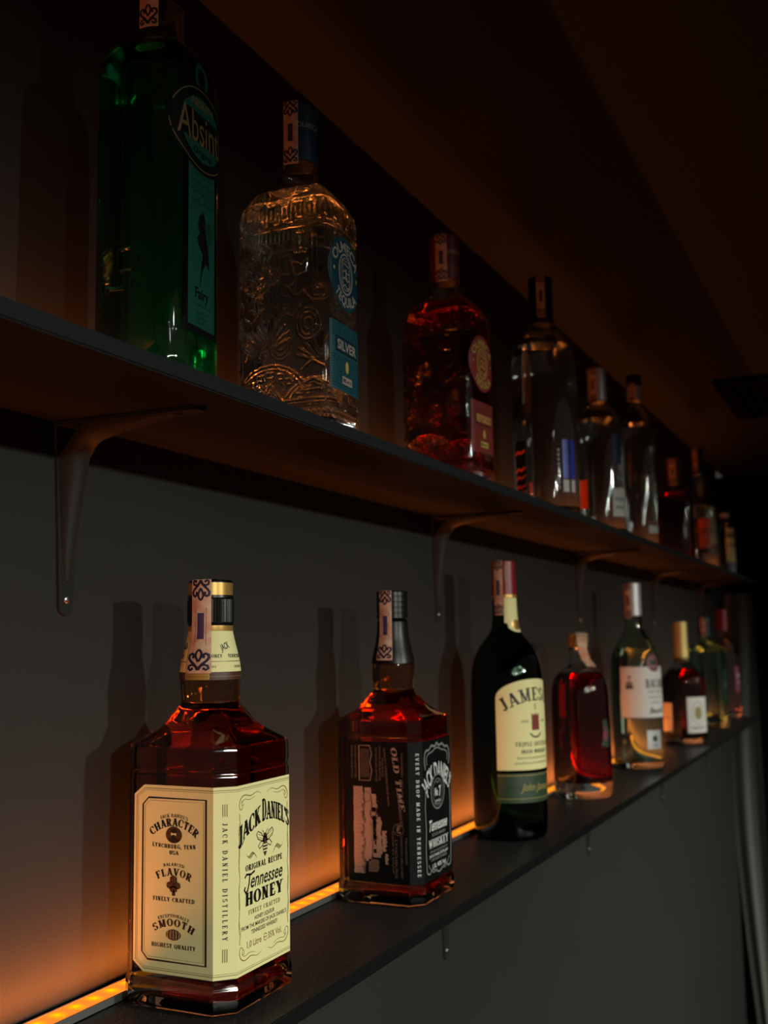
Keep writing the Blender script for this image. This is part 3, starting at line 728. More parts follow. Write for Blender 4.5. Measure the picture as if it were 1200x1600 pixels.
for i in range(10): A.stroke([(-93+j*1.5, 30+i*5.2+1.6*math.sin(i*1.7+j)) for j in range(7)], .45, 4, 2)
for i in range(6): A.rect(-90+1.5*math.sin(i), 28+i*8, -87, 32+i*8, 0, 2)
A.ring(-97, 82, 4, 5, .8, 4, 2).ring(-90, 66, 3.2, 5, .8, 0, 2)
A.stroke([(-105, 98), (-105, 132), (-93, 132), (-91, 124), (-93, 116), (-91, 108), (-93, 98)], .8, 3, 1, True)
for i in range(5): A.rect(-103+i*2, 101, -102.2+i*2, 129, 4, 1)
for x, a, b, q in ((-114, 100, 132, 4), (-110, 100, 132, 4), (-87, 97, 130, 4), (-83, 98, 132, 4), (-80, 102, 120, 4)): A.text('DISTILLED AND BOTTLED', x, (a+b)/2, 2.0, b-a, q, rot=-90)
A.text('OLD TIME', -66, 100, 6.4, 62, 3, rot=-82, font='slab', wt=1.2, shear=.2)
A.text('QUALITY TENNESSEE SOUR MASH', -76, 102, 2.0, 56, 4, rot=-86).text('WHISKEY', -62, 66, 3, 26, 4, rot=-84)
A.ring(-63, 52, 5.5, 5.5, .6, 4).text('No7', -65, 52, 4.4, 8, 3, rot=-90)
A.text('TENNESSEE', -56, 32, 2.2, 26, 4, rot=-90).text('LYNCHBURG', -67, 24, 2.6, 36, 4, rot=-90).text('CHARCOAL MELLOWED', -61, 26, 2.2, 40, 4, rot=-90).text('DROP BY DROP', -70, 30, 1.8, 40, 4, rot=-90)
A.text('FOUNDED 1866', -59, 108, 2.0, 34, 4, rot=-90)
label(t, jb, A, JM, .08, 0, .0225, lab='black paper label with white ornate lettering')
turned('neck_foil', [(.2335, 0, 0), (.2335, .0228, 0), (.240, .0222, 0), (.256, .0182, 0), (.268, .0164, 0), (.2812, .0160, 0), (.2812, 0, 0)], M['blackfoil'], t, k=1)
cap(t, .281, .3100, .0166, M['black'], bands=4)
sb = Body([(.232, .0232, 0), (.240, .0226, 0), (.256, .0188, 0), (.268, .0171, 0), (.3100, .0170, 0)], k=1)
tax_strip(t, sb, .3100, .2385, -90*D2R, 14)

# ---- 3: dark green irish whiskey bottle
t = empty('whiskey_bottle', (1.366, -.085, 0), 'tall round dark green whiskey bottle with a cream arched label and maroon cap', 'bottle', GB)
mb = Body([(0, 0, 0), (0, .040, 0), (.002, .046, 0), (.012, .0485, 0), (.04, .0490, 0), (.12, .0490, 0), (.20, .0482, 0), (.222, .0462, 0), (.243, .0395, 0), (.256, .030, 0), (.264, .0225, 0), (.275, .0178, 0), (.30, .0162, 0), (.352, .0155, 0), (.355, .014, 0), (.355, 0, 0)])
make_glass(t, mb, M['glass_dark'], .003, .012, level=.235, lm=M['irish'])
A = Art(); W = 56
top = [(W*math.cos(q*D2R), 92+24*math.sin(q*D2R)) for q in range(0, 181, 10)]
A.poly([(-W, 0), (W, 0)]+top, 0, 0)
A.text('JAMESON', 0, 88, 17, 94, 1, font='slab', wt=1.05, arc=80, gap=.10)
A.poly([(-7, 50), (7, 50), (7, 72), (3, 69), (0, 72), (-3, 69), (-7, 72)], 2, 1)
A.stroke([(-10, 46), (-5, 42), (0, 41), (5, 42), (10, 46)], 2.2, 3).stroke([(-1, 76), (1, 79), (-1, 82), (2, 84)], 1.2, 3)
A.text('ESTD', -17, 60, 3.0, 10, 3).text('1780', 17, 60, 3.0, 10, 3)
A.text('TRIPLE DISTILLED', 0, 30, 5.5, 64, 3, font='slab').text('IRISH WHISKEY', 0, 21, 4.6, 48, 1, font='slab', wt=1.2)
A.text('PRODUCE OF IRELAND MATURED IN OAK CASKS', 0, 14, 2.6, 60, 3, bold=0).text('JOHN JAMESON & SON LIMITED BOW ST DUBLIN', 0, 7.5, 2.6, 66, 3, bold=0)
label(t, mb, A, [M['cream'], M['ink'], M['redink'], M['greenlabel']], .1, -24*D2R, .090, [10*i for i in range(1, 12)], lab='cream label with an arched top')
A = Art(); A.rect(-W, 0, W, 37, 0, 0).rect(-W, 34.2, W, 34.8, 1, 1).rect(-W, 5, W, 5.5, 1, 1)
A.text('John Jameson', 4, 15, 10, 60, 1, bold=-.01, shear=.4).text('CASK MATES', -36, 17, 3, 22, 2, bold=0)
label(t, mb, A, [M['greenlabel'], M['goldtext'], M['tealdark']], .06, -24*D2R, .049, name='lower_label')
turned('cap', [(.317, 0, 0), (.317, .0168, 0), (.362, .0162, 0), (.363, .0150, 0), (.363, 0, 0)], M['red'], t)
turned('gold_ring', [(.3135, 0, 0), (.3135, .0169, 0), (.3172, .0169, 0), (.3172, 0, 0)], M['gold'], t)
A = Art(); A.rect(-18, 0, 18, 34, 0, 0).ell(0, -2, 14, 10, 0, 1).ell(0, -2, 9, 7, 1, 2).text('J', 0, -5, 8, 4, 2, 3)
sfm = mb.surf(.29); A.build('neck_label', lambda u, v, off, th: sfm(u, max(v+.279, .262), off, th), t, [M['cream'], M['gold'], M['redink']], mb.cuts(.29, -18, 18), [-8, -4, 0, 5, 15, 25], th0=-12*D2R)
A = Art(); A.text('JAMESON', 0, 0, 5, 20, 0, rot=90, bold=.03)
cb = Body([(.31, .0170, 0), (.363, .0165, 0)], k=0); sfc = cb.surf(.33)
A.build('cap_print', lambda u, v, off, th: sfc(u, v+.345, off, th), t, [M['pinkprint']], cb.cuts(.33, -12, 12), th0=-52*D2R)
tax_strip(t, Body([(.285, .0170, 0), (.300, .0170, 0), (.363, .0172, 0)], k=0), .363, .290, -98*D2R, 13)

# ---- 4: round red flask with wooden stopper
t = empty('liqueur_bottle', (1.738, -.083, 0), 'round-shouldered clear bottle of dark red liqueur closed with a wooden stopper', 'bottle', GB)
fb = Body([(0, 0, 0), (0, .042, 0), (.002, .0455, 0), (.012, .0475, 0), (.05, .0475, 0), (.16, .0475, 0), (.182, .0455, 0), (.197, .039, 0), (.206, .029, 0), (.210, .019, 0), (.216, .0155, 0), (.232, .0150, 0), (.236, .017, 0), (.241, .017, 0), (.242, .014, 0), (.242, 0, 0)])
make_glass(t, fb, M['glass'], .0035, .026, level=.200, lm=M['cherry'])
turned('stopper', [(.2425, 0, 0), (.2425, .0150, 0), (.244, .0160, 0), (.264, .0165, 0), (.266, .0150, 0), (.266, 0, 0)], M['cork'], t, k=1)
bm = bmesh.new()
for sx in (0,):
    pts = [(-.012, -.006, .2668), (-.021, -.010, .262), (-.030, -.014, .252), (-.027, -.014, .238), (-.018, -.017, .222), (-.010, -.024, .2105)]
    vs = []
    for x, y, z in pts: vs.append([bm.verts.new((x-.003, y+.006, z)), bm.verts.new((x+.004, y-.007, z))])
    for a, b in zip(vs[:-1], vs[1:]): bm.faces.new((a[0], a[1], b[1], b[0]))
finish(bm, 'tax_strip', M['tax'], t, 60)
A = Art(); A.poly([(-10, 0), (8, -4), (12, 20), (4, 42), (-6, 40), (-3, 20)], 0, 0).ell(0, 16, 6, 9, 1).text('FIG', 0, 26, 5, 10, 1)
label(t, fb, A, [M['greenlabel'], M['redspot']], .1, -22*D2R, .085, [5, 15, 25, 35])

# ---- 5: white rum bottle
t = empty('rum_bottle', (2.153, -.085, 0), 'clear white rum bottle with a white label and silver cap', 'bottle', GB)
bb = Body([(0, 0, 0), (0, .042, 0), (.003, .0475, 0), (.015, .0495, 0), (.10, .0500, 0), (.20, .0495, 0), (.222, .046, 0), (.243, .037, 0), (.262, .024, 0), (.276, .0175, 0), (.30, .0165, 0), (.355, .0160, 0), (.358, 0, 0)])
make_glass(t, bb, M['glass_green'], .0035, .014, level=.235, lm=M['water'])
A = Art(); A.rect(-44, 0, 72, 100, 0, 0).rect(-44, 0, 72, 1.2, 2, 1).rect(-44, 98.8, 72, 100, 2, 1)
A.text('BACARDI', 38, 58, 17, 62, 1, font='slab', wt=1.25).text('CARTA BLANCA', 32, 48, 6, 44, 2).text('SUPERIOR WHITE RUM', 32, 38, 4, 40, 2)
A.text('ESTABLISHED 1862', 32, 28, 3.5, 34, 2).text('Bacardi', 34, 9, 11, 42, 1, bold=.03, shear=.3)
A.poly([(-33, 56), (-17, 56), (-18, 68), (-22, 72), (-28, 72), (-32, 68)], 2, 1).ell(-25, 79, 3.2, 4.2, 2).rect(-31, 58, -19, 63, 1, 2)
label(t, bb, A, [M['paperwhite'], M['ink'], M['silverink']], .1, -64*D2R, .100, [20, 40, 60, 80])
A = Art(); A.ell(0, 0, 17, 17, 0, 0).ring(0, 0, 14, 14, 1.2, 1)
for sg in (-1, 1): A.poly([(0, -3), (0, 5), (sg*4, 8), (sg*12, 5), (sg*10, -4), (sg*7, -1), (sg*4, -5)], 1, 1)
label(t, bb, A, [M['redspot'], M['ink']], .2, -30*D2R, .206, [-10, 0, 5, 10], name='emblem')
A = Art(); A.rect(-17, 0, 17, 36, 0, 0).ell(0, 20, 6, 6, 1).text('1,0L', 0, 5, 5, 14, 1)
label(t, bb, A, [M['silver'], M['ink']], .05, -38*D2R, .040, [18], name='lower_label')
cap(t, .300, .366, .0178, M['silver'], bands=2)
tax_strip(t, Body([(.29, .0183, 0), (.366, .0183, 0)], k=0), .366, .296, -105*D2R, 14)

# ---- 6: red bottle with pale gold foil neck
t = empty('liqueur_bottle', (2.672, -.085, 0), 'deep red liqueur bottle with a pale gold foil neck and white front label', 'bottle', GB, -38*D2R)
rb = Body([(0, 0, 1), (0, .043, 1), (.003, .048, 1), (.015, .0485, 1), (.14, .0485, 1), (.158, .046, .9), (.172, .037, .5), (.186, .024, 0), (.200, .0165, 0), (.285, .0150, 0), (.288, 0, 0)], ('super', 2.6, 1.0))
make_glass(t, rb, M['glass'], .0035, .014, level=.178, lm=M['darkred_l'])
turned('neck_foil', [(.196, 0, 0), (.196, .0178, 0), (.24, .0166, 0), (.292, .0164, 0), (.293, .015, 0), (.293, 0, 0)], M['goldcap'], t)
A = Art(); A.rect(-30, 0, 30, 84, 0, 0).ring(0, 46, 18, 26, 1.6, 1).ell(0, 46, 11, 16, 1).text('CHERRY', 0, 8, 7, 44, 2, font='slab')
label(t, rb, A, [M['paperwhite'], M['olive'], M['ink']], .1, 0, .028, [20, 40, 60], lab='white front label with an olive oval')
A = Art(); A.rect(-17, 0, 17, 68, 0, 0).text('LIQUEUR', 0, 30, 4, 26, 1)
label(t, rb, A, [M['paperwhite'], M['ink']], .1, -96*D2R, .030, [20, 40], name='side_label')

# ---- 7: green-blue gin bottle
t = empty('gin_bottle', (3.155, -.068, 0), 'pale teal square gin bottle with a dark cap beside the gold-necked red bottle', 'bottle', GB)
gb = Body([(0, 0, 1), (0, .044, 1), (.003, .048, 1), (.02, .0485, 1), (.205, .0485, 1), (.220, .046, 1), (.232, .036, .6), (.242, .022, 0), (.250, .0155, 0), (.300, .0150, 0), (.302, 0, 0)], ('cham', .2))
make_glass(t, gb, M['glass_teal'], .004, .020, level=.215, lm=M['water'])
cap(t, .256, .310, .0170, M['black'])
tax_strip(t, Body([(.25, .0176, 0), (.310, .0176, 0)], k=0), .310, .256, -98*D2R, 14)
A = Art(); A.rect(-30, 0, 30, 90, 0, 0).text('GIN', 0, 40, 18, 34, 1, font='slab')
label(t, gb, A, [M['tealdark'], M['silverink']], .1, 0, .07, [30, 60])

# ---- 8: tall pink bottle
t = empty('gin_bottle', (3.520, -.066, 0), 'slim clear pink-tinted bottle with a red cap, last on the lower shelf', 'bottle', GB)
kb = Body([(0, 0, 0), (0, .038, 0), (.003, .0425, 0), (.015, .0435, 0), (.215, .0435, 0), (.232, .040, 0), (.244, .028, 0), (.252, .0175, 0), (.265, .0155, 0), (.33, .0150, 0), (.332, 0, 0)])
make_glass(t, kb, M['glass_pink'], .0035, .016, level=.20, lm=M['water'])
cap(t, .272, .340, .0175, M['red'], bands=2)
A = Art(); A.rect(-26, 0, 26, 80, 0, 0).text('PINK', 0, 46, 12, 36, 1).text('GIN', 0, 26, 12, 26, 1)
label(t, kb, A, [M['redspot'], M['paperwhite']], .1, 0, .08, [30, 60])

# ================================================================== upper shelf
# ---- absinthe
t = empty('absinthe_bottle', (.596, -.096, SHZ), 'tall green absinthe bottle with a black and teal label, nearest on the upper shelf', 'bottle', GU, 5*D2R)
ab = Body([(0, 0, 1), (0, .031, 1), (.002, .0345, 1), (.008, .0362, 1), (.18, .0362, 1), (.19, .0358, 1), (.228, .0356, 1), (.243, .0338, 1), (.2515, .0285, .8), (.2555, .0235, .4), (.257, .0196, 0), (.262, .0178, 0), (.29, .0168, 0), (.335, .0158, 0), (.338, 0, 0)], ('super', 4.4, 1.0))
def abs_relief(bm):
    # raised crest on the left face: big letter, wreath, digits
    seg = [(-8, 92, -8, 66), (-8, 92, 2, 93), (2, 93, 8, 88), (8, 88, 8, 82), (8, 82, 2, 77), (2, 77, -8, 77), (-14, 65, -5, 65), (2, 70, 2, 65), (7, 70, 5, 65), (7, 70, 9, 65), (-22, 70, -22, 63), (-19, 70, -16, 70), (-19, 70, -19, 67), (-19, 67, -16, 66), (-16, 66, -19, 63)]
    for i in range(5): seg += [(-22+1.2*(i % 2), 76+i*4, -18, 78+i*4), (-18, 74+i*4, -14, 77+i*4)]
    S = np.array(seg)/1000.
    for v in bm.verts:
        if v.co.x < -.028 and .055 < v.co.z < .1:
            p = np.array((-v.co.y, v.co.z)); a = S[:, :2]; b = S[:, 2:]; d = b-a
            tt = np.clip(((p-a)*d).sum(1)/np.maximum((d*d).sum(1), 1e-12), 0, 1); ds = np.sqrt(((p-(a+d*tt[:, None]))**2).sum(1)).min()
            v.co.x -= .0009*math.exp(-(ds/.0009)**2)
def dense(prof, z0, z1, n):
    """insert extra rings between z0 and z1 (constant section assumed linear)"""
    zs = [p[0] for p in prof]; out = [p for p in prof if p[0] <= z0 or p[1] < 1e-6 and p[0] < z0]
    for i in range(n+1):
        z = z0+(z1-z0)*i/n; out.append((z, float(np.interp(z, zs, [p[1] for p in prof])), float(np.interp(z, zs, [p[2] for p in prof]))))
    out += [p for p in prof if p[0] > z1]
    return out
ab.pr = dense(ab.pr, .056, .100, 60)
fine = [(-90+q)*D2R % (2*math.pi) for q in np.arange(-44, 44, .8)]
ab.th = sorted(set([round(x, 6) for x in ab.th if not (-134 < (math.degrees(x)+180) % 360-180 < -46)]+[round(x, 6) for x in fine]))
make_glass(t, ab, M['glass'], .003, .009, level=.2525, lm=M['absinthe'], hf=abs_relief)
A = Art(); A.poly([(-24, -10), (24, -10), (24, 214-18), (14, 214-8), (-14, 214-8), (-24, 214-18)], 1, 0)
A.rect(-18, -5, 18, 118, 0, 1).ell(0, 182, 9, 12, 0, 1).ell(0, 182, 5, 8, 1, 2)
A.ell(0, 142, 38, 33, 1, 2).ring(0, 142, 35, 30, .8, 2, 3).ell(0, 142, 27, 24, 0, 3)
A.rect(-36, 131, 36, 153, 1, 4).text('Absinth', 2, 130, 25, 62, 2, 5, bold=.0).text('ABSINTH', 0, 158, 6, 30, 2, 4).text('Original', 0, 122, 5, 24, 1, 4)
for i in range(4): A.stroke([(-14+j*2.8, 108-i*7+1.6*math.sin(j*1.9+i)) for j in range(11)], .9, 3, 2)
# winged figure silhouette
A.poly([(1, 82), (4, 76), (7, 66), (9, 50), (10, 40), (5, 44), (1, 38), (-3, 24), (-1, 40), (1, 50), (-4, 54), (-7, 60), (-3, 64), (-6, 70), (-2, 76)], 1, 2).ell(-1, 74, 3.6, 4.6, 1, 2)
A.poly([(3, 72), (12, 78), (13, 62), (7, 56)], 3, 3)
A.text('Fairy', 0, 16, 8, 18, 1, 2, bold=.03).rect(-13, 11, 13, 11.8, 3, 2)
for i in range(3): A.stroke([(-8+j*2.6, -1+i*3.4+1.2*math.sin(j*2+i)) for j in range(7)], .8, 3, 2)
label(t, ab, A, [M['teal'], M['blacklabel'], M['goldink'], M['tealdark']], .12, 0, .046, lab='black label with a teal panel')
cap(t, .289, .340, .0185, M['black'])
tax_strip(t, Body([(.258, .0190, 0), (.262, .0187, 0), (.34, .0187, 0)], k=0), .34, .266, -84*D2R, 15)

# ---- two embossed tequila bottles
def seg_pattern():
    S = []
    def pl(*p):
        for a, b in zip(p[:-1], p[1:]): S.append((*a, *b))
    # meander band at the shoulder
    x = -40
    while x < 40:
        pl((x, 186), (x, 205), (x+9, 205), (x+9, 190), (x+4.5, 190), (x+4.5, 199)); pl((x+9, 186), (x+12, 186)); x += 13
    pl((-44, 181), (44, 181)); pl((-44, 208.5), (44, 208.5))
    # radiating plume lines, upper left
    for i in range(9):
        a = (100+i*17)*D2R; cx, cy = -8, 138
        pl(*[(cx+(8+j*4.4)*math.cos(a+.16*math.sin(j*1.3)), cy+(8+j*4.4)*math.sin(a+.16*math.sin(j*1.3))) for j in range(7)])
    for r in (4, 7.5): pl(*[(-8+r*math.cos(q*D2R), 138+r*math.sin(q*D2R)) for q in range(0, 361, 40)])
    # standing figure blocks, upper right
    pl((14, 176), (14, 158), (24, 158), (24, 176), (14, 176)); pl((18, 172), (18, 162), (21, 162)); pl((30, 176), (30, 120)); pl((34, 170), (34, 130), (27, 124))
    pl((6, 128), (14, 118), (22, 122), (30, 112)); pl((10, 150), (20, 146), (26, 150), (24, 138), (14, 136), (10, 150))
    pl((-34, 128), (-26, 122), (-30, 112), (-20, 106), (-28, 98), (-36, 104)); pl((-36, 90), (-30, 84), (-36, 78), (-30, 72), (-36, 66))
    # agave fan
    for i in range(9):
        a = (28+i*15.5)*D2R; c = (-10, 72); L = 30-abs(i-4)*2.2
        pl((c[0]+5*math.cos(a), c[1]+5*math.sin(a)), (c[0]+L*math.cos(a-.05), c[1]+L*math.sin(a-.05))); pl((c[0]+9*math.cos(a+.10), c[1]+9*math.sin(a+.10)), (c[0]+(L-4)*math.cos(a+.03), c[1]+(L-4)*math.sin(a+.03)))
    for r in (4, 8, 11): pl(*[(26+r*math.cos(q*D2R), 92+r*1.3*math.sin(q*D2R)) for q in range(0, 361, 36)])
    # stepped arches near the base
    for r in (30, 34): pl(*[(-10+r*math.cos(q*D2R), 30+r*.85*math.sin(q*D2R)) for q in range(10, 171, 16)])
    for i in range(5):
        a = (40+i*25)*D2R; c = (-10+23*math.cos(a), 30+20*math.sin(a)); q = 2.4; pl((c[0]-q, c[1]-q), (c[0]+q, c[1]-q), (c[0]+q, c[1]+q), (c[0]-q, c[1]+q), (c[0]-q, c[1]-q))
    for k in (0, 4, 8): pl((-40, 26-k*.6), (-22+k, 26-k*.6), (-10, 42-k*1.3), (2-k, 26-k*.6), (40, 26-k*.6))
    pl((22, 40), (30, 44), (38, 40), (38, 34), (22, 34)); pl((20, 52), (30, 60), (40, 54))
    # flutes at the foot
    x = -42
    while x < 44: pl((x, 4), (x, 13)); pl((x, 13), (x+2.2, 16), (x+4.4, 13)); x += 4.4
    return np.array(S)/1000.
SEG = seg_pattern()
def olm_relief(bm):
    for v in bm.verts:
        pass
    vs = [v for v in bm.verts if math.hypot(v.co.x, v.co.y) > .02 and v.co.z < .214]
    P = []; side = []
    for v in vs:
        ax, ay = abs(v.co.x)/.036, abs(v.co.y)/.0465
        sd = 'x' if ax > ay else 'y'
        u = (-v.co.y if v.co.x < 0 else v.co.y) if sd == 'x' else (v.co.x if v.co.y < 0 else -v.co.x)
        side.append(sd); P.append((u, v.co.z))
    P = np.array(P); a = SEG[:, :2]; b = SEG[:, 2:]; d = b-a; dd = np.maximum((d*d).sum(1), 1e-12); out = np.empty(len(P))
    for k in range(0, len(P), 4000):
        q = P[k:k+4000, None, :]; tt = np.clip(((q-a)*d).sum(2)/dd, 0, 1); out[k:k+4000] = np.sqrt((((q-(a+d*tt[..., None]))**2).sum(2))).min(1)
    for v, ds, sd, p in zip(vs, out, side, P):
        # the paper labels sit on a smooth field of the front
        k = 1.0
        if sd == 'y' and .034 < p[1] < .176 and v.co.y < 0: k = .0
        h = .0013*math.exp(-(ds/.00092)**2)*k
        r = math.hypot(v.co.x, v.co.y); v.co.xy *= 1+h/r
OLP = [(0, 0, 1), (0, .033, 1), (.002, .0352, 1), (.006, .036, 1), (.19, .036, 1), (.203, .0350, 1), (.214, .0315, .98), (.223, .027, .85), (.230, .0225, .5), (.234, .0195, .1), (.238, .0185, 0), (.243, .0185, 0), (.246, .0165, 0), (.30, .0160, 0), (.302, 0, 0)]
def tequila(loc, rz, lab, gm_l, lmat, scheme, word):
    t = empty('tequila_bottle', loc, lab, 'bottle', GU, rz)
    if not scheme.get('me'):
        b = Body(OLP, ('super', 6.5, 1.28), N=560)
        b.pr = dense(b.pr, .003, .214, 330)
        scheme_b['body'] = b
        k0 = len(bpy.data.objects)
        make_glass(t, b, M['glass'], .003, .010, level=.222, lm=lmat, hf=olm_relief)
        scheme_b['glass'] = [o for o in t.children if o.name.startswith('glass_body')][0].data
        scheme_b['liq'] = [o for o in t.children if o.name.startswith('liquid')][0].data
    else:
        b = scheme_b['body']
        g = bpy.data.objects.new('glass_body', scheme_b['glass']); C.objects.link(g); g.parent = t
        lq = scheme_b['liq'].copy(); lq.materials.clear(); q = link('liquid', lq, lmat, t)
    MM = [scheme['bg'], scheme['fg'], scheme['hi'], M['yellow'], M['ink']]
    A = Art(); R = 31
    A.ell(0, 144, R, 34, 0, 0, 56).ring(0, 144, 28.6, 31.6, .9, 2, 1, 56).ell(0, 144, 14.5, 19, 1, 1).ell(0, 144, 12.8, 17.2, 0, 2).ring(0, 144, 11, 15, .8, 1, 3)
    A.text('OLMECA', 0, 144+20.5, 9.0, 50, 1, 2, bold=.035, arc=20.5, warp=lambda x, y: (x*1.0, y))
    A.text('TEQUILA', 0, 144-29.5, 9.0, 50, 1, 2, bold=.035, arc=-29.5)
    for sg in (-1, 1): A.ell(sg*23, 144, 1.2, 1.8, 3, 2)
    # square helmeted head motif, plain strokes
    for q in range(4): A.stroke([(-7+q*.8, 132+q*7), (-2, 134+q*6.5), (3, 131+q*7), (7-q*.5, 134+q*6)], 1.3, 1, 3)
    A.stroke([(-7, 130), (-7, 156), (7, 156), (7, 130)], 1.0, 1, 3).rect(-3, 140, 3, 141.6, 1, 3).rect(-1, 142, 1, 149, 1, 3)
    A.rect(-30, 36, 30, 97, 2, 0)
    for i in range(26):
        y = 39+i*2.25
        if 68 < y < 84: continue
        x = -29+random.random()*3
        while x < 27:
            l = 2+random.random()*6; A.rect(x, y, min(x+l, 29), y+.8, 0, 1); x += l+1.2+random.random()*2
    A.rect(-22, 70, 22, 84, 4, 1).rect(-21, 71, 21, 83, 0, 2).text(word, 0, 72.8, 8.6, 38, 1 if scheme.get('me') is None else 3, 3, bold=.035)
    A.ell(0, 59, 3.2, 5.4, 3, 2).rect(-10, 43, 10, 50, 1, 2).text('38% vol 1L', 0, 44.8, 3.4, 18, 4, 3)
    label(t, b, A, MM, .12, 0, 0, lab='round and square printed labels')
    cp_ = cap(t, .2525, .3085, .0178, scheme['cap'], bands=1)
    tb = Body([(.24, .0178, 0), (.31, .0178, 0)], k=0); st = tb.surf(.28)
    A = Art(); A.text('OLMECA', 0, 0, 5.2, 24, 0, 1, bold=.04).text('TEQUILA', 0, -9, 4, 18, 1, 1)
    for i in range(5): A.rect(-10+random.random()*3, -14-i*2.1, 9-random.random()*3, -13-i*2.1, 1, 1)
    A.build('cap_print', lambda u, v, off, th: st(u, v+.284, off, th), t, [scheme['capink'], scheme['capink2']], tb.cuts(.28, -14, 14), th0=-28*D2R)
    tax_strip(t, Body([(.24, .0182, 0), (.31, .0182, 0)], k=0), .3085, .2485, -82*D2R-rz, 14)
    return t
scheme_b = {}
tequila((.803, -.094, SHZ), 3*D2R, 'clear embossed square tequila bottle with blue labels, second on the upper shelf', M['glass'], M['water'],
        dict(bg=M['blue'], fg=M['palerose'], hi=M['blue2'], cap=M['bluecap'], capink=M['silverink'], capink2=M['navy']), 'SILVER')
tequila((1.158, -.094, SHZ), -5*D2R, 'embossed square tequila bottle of amber spirit with red and yellow labels', M['glass'], M['reposado'],
        dict(bg=M['redlabel'], fg=M['yellow'], hi=M['redink'], cap=M['darkred'], capink=M['pinkprint'], capink2=M['redink'], me=1), 'REPOSADO')

def round_bottle(name, x, y, z, prof, lab, group, gm, lm, level, capspec, strip, labels=(), shape=('round',), wall=.003, base=.012):
    t = empty(name, (x, y, z), lab, 'bottle', group); b = Body(prof, shape)
    make_glass(t, b, gm, wall, base, level=level, lm=lm)
    for c in capspec: cap(t, *c[:3], M[c[3]], name=c[4] if len(c) > 4 else 'cap')
    if strip:
        zt, zb, r, th, wd = strip; tax_strip(t, Body([(zb-.01, r, 0), (zt+.001, r, 0)], k=0), zt, zb, th*D2R, wd)
    for (A, ms, zr, th0, zz, cv, nm) in labels: label(t, b, A, [M[q] for q in ms], zr, th0*D2R, zz, cv, name=nm)
    return t
# vodka with blue stripes
A1 = Art(); A1.rect(-12, 20, -2, 78, 0, 0).rect(3, 20, 11, 78, 0, 0).rect(-12, 0, -2, 18, 1, 0).rect(3, 0, 11, 18, 1, 0)
for i in range(9): A1.rect(-20, 4+i*7, -17.5, 8+i*7, 1, 0)
A2 = Art(); A2.rect(-12, 0, 12, 84, 0, 0)
for y0, w_ in ((3, 5), (12, 3), (26, 2.5), (38, 3), (64, 3.5)): A2.stroke([(-11, y0), (-4, y0+4), (3, y0+1), (11, y0+5)], w_, 1, 1)
round_bottle('vodka_bottle', 1.537, -.100, SHZ, [(0, 0, 0), (0, .043, 0), (.002, .047, 0), (.01, .049, 0), (.20, .049, 0), (.237, .0485, 0), (.262, .044, 0), (.278, .036, 0), (.287, .025, 0), (.290, .0165, 0), (.297, .0165, 0), (.36, .016, 0), (.362, 0, 0)],
    'clear round vodka bottle with a tall black cap and blue stripes on its label', GU, M['glass'], M['water'], .262, [(.300, .374, .0185, 'black')], (.374, .307, .0191, -72, 13),
    [(A1, ['bluestripe', 'paperwhite'], .1, -30, .034, [20, 40], 'label'), (A2, ['blacklabel', 'orange'], .1, -126, .030, [30, 60], 'side_label')])
A1 = Art(); A1.rect(-19, 0, 19, 50, 0, 0).text('VODKA', 0, 28, 7, 30, 2, 1).text('ORIGINAL', 0, 14, 5, 28, 2, 1); A3 = Art(); A3.rect(-14, 96, 14, 150, 0, 0)
A2 = Art(); A2.rect(-10, 0, 10, 52, 0, 0)
round_bottle('vodka_bottle', 1.893, -.095, SHZ, [(0, 0, 0), (0, .037, 0), (.002, .040, 0), (.01, .0415, 0), (.18, .0415, 0), (.210, .040, 0), (.229, .034, 0), (.239, .024, 0), (.242, .0165, 0), (.30, .0155, 0), (.302, 0, 0)],
    'clear vodka bottle with a pale cap and small white and navy label patches', GU, M['glass'], M['water'], .215, [(.250, .312, .0172, 'silver')], (.312, .245, .0178, -100, 14),
    [(A1, ['paperwhite', 'navy', 'ink'], .1, -22, .034, [25], 'label'), (A3, ['navy'], .1, -22, .034, [110, 130], 'upper_label'), (A2, ['orange'], .1, -125, .050, [25], 'side_label')])
A1 = Art(); A1.rect(-16, 0, 16, 16, 0, 0).rect(-16, 20, 16, 24, 1, 0).rect(-3, 24, 3, 140, 2, 0)
round_bottle('vodka_bottle', 2.243, -.090, SHZ, [(0, 0, 0), (0, .032, 0), (.002, .035, 0), (.01, .0365, 0), (.24, .0365, 0), (.27, .0350, 0), (.293, .028, 0), (.307, .0185, 0), (.312, .0145, 0), (.36, .014, 0), (.362, 0, 0)],
    'tall slim clear bottle with a black and white cap on the upper shelf', GU, M['glass'], M['water'], .27, [(.322, .355, .0158, 'silver'), (.355, .379, .0158, 'black', 'cap_top')], (.360, .320, .0163, -100, 13),
    [(A1, ['paperwhite', 'redspot', 'silverink'], .1, -25, .034, [60, 100], 'label')])
round_bottle('liqueur_bottle', 2.662, -.090, SHZ, [(0, 0, 1), (0, .038, 1), (.002, .041, 1), (.01, .0425, 1), (.15, .0425, 1), (.165, .040, .9), (.176, .030, .4), (.184, .0195, 0), (.19, .0165, 0), (.245, .016, 0), (.247, 0, 0)],
    'squat dark red liqueur bottle on the upper shelf with a pinkish strip over its cap', GU, M['glass'], M['darkred_l'], .170, [(.196, .258, .0178, 'darkred')], (.258, .192, .0184, -88, 17), [], ('super', 4, 1.0))
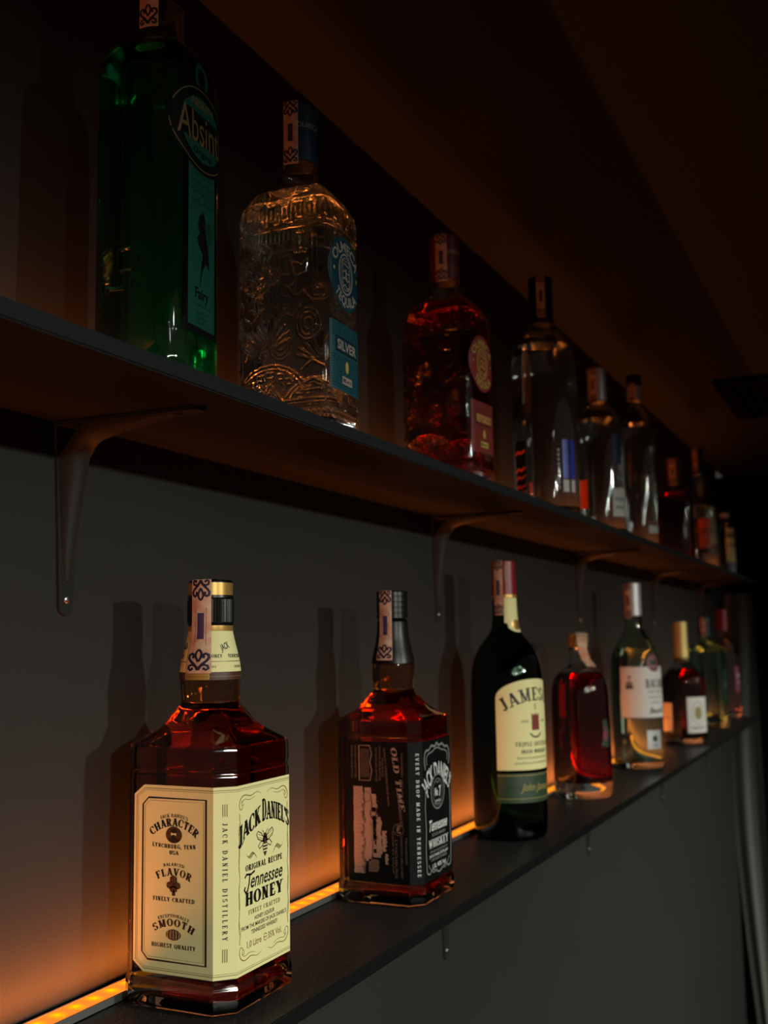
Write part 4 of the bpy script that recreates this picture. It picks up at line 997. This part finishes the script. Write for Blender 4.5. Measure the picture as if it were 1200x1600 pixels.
A1 = Art(); A1.rect(-34, 20, 0, 104, 0, 0).rect(0, 30, 26, 104, 1, 0).rect(-34, 8, 26, 19, 2, 0).text('SPICED', -6, 60, 14, 46, 2, 1)
round_bottle('rum_bottle', 3.052, -.090, SHZ, [(0, 0, 0), (0, .038, 0), (.002, .041, 0), (.01, .0425, 0), (.16, .0425, 0), (.19, .0405, 0), (.22, .033, 0), (.242, .023, 0), (.258, .0170, 0), (.33, .016, 0), (.332, 0, 0)],
    'round-shouldered clear bottle with an orange and olive label on the upper shelf', GU, M['glass'], M['water'], .18, [(.270, .346, .0175, 'black')], (.346, .280, .0181, -105, 14),
    [(A1, ['orange', 'olive', 'ink'], .1, -45, .040, [40, 70], 'label')])
A1 = Art(); A1.rect(-20, 40, 20, 150, 0, 0).rect(-20, 0, 20, 38, 1, 0).text('RUM', 0, 90, 14, 30, 2, 1)
round_bottle('rum_bottle', 3.556, -.088, SHZ, [(0, 0, 0), (0, .023, 0), (.002, .026, 0), (.01, .0275, 0), (.16, .0275, 0), (.18, .025, 0), (.192, .019, 0), (.198, .0145, 0), (.208, .014, 0), (.209, 0, 0)],
    'small clear bottle with a pale yellowish label, last on the upper shelf', GU, M['glass'], M['water'], .15, [(.196, .214, .0152, 'silver')], None,
    [(A1, ['cream', 'violet', 'ink'], .1, -40, .012, [60, 100], 'label')])

# nest the pieces of a part under that part (all share the thing's local frame)
bpy.context.view_layer.update()
for root in [o for o in bpy.data.objects if o.parent is None and o.type == 'EMPTY']:
    kids = {}
    for c in root.children: kids.setdefault(c.name.split('.')[0], c)
    for sub, par in (('cap_grip', 'cap'), ('gold_band', 'cap'), ('cap_top', 'cap'), ('cap_print', 'cap'), ('liquid', 'glass_body'), ('neck_band', 'neck_label'), ('diffuser_cover', 'aluminium_profile')):
        if sub in kids and par in kids: kids[sub].parent = kids[par]
    if 'wall_plate' in kids:
        for c in list(root.children):
            if c.name.startswith('screw'): c.parent = kids['wall_plate'] if c.data.vertices[0].co.z < -.05 else kids['shelf_arm']
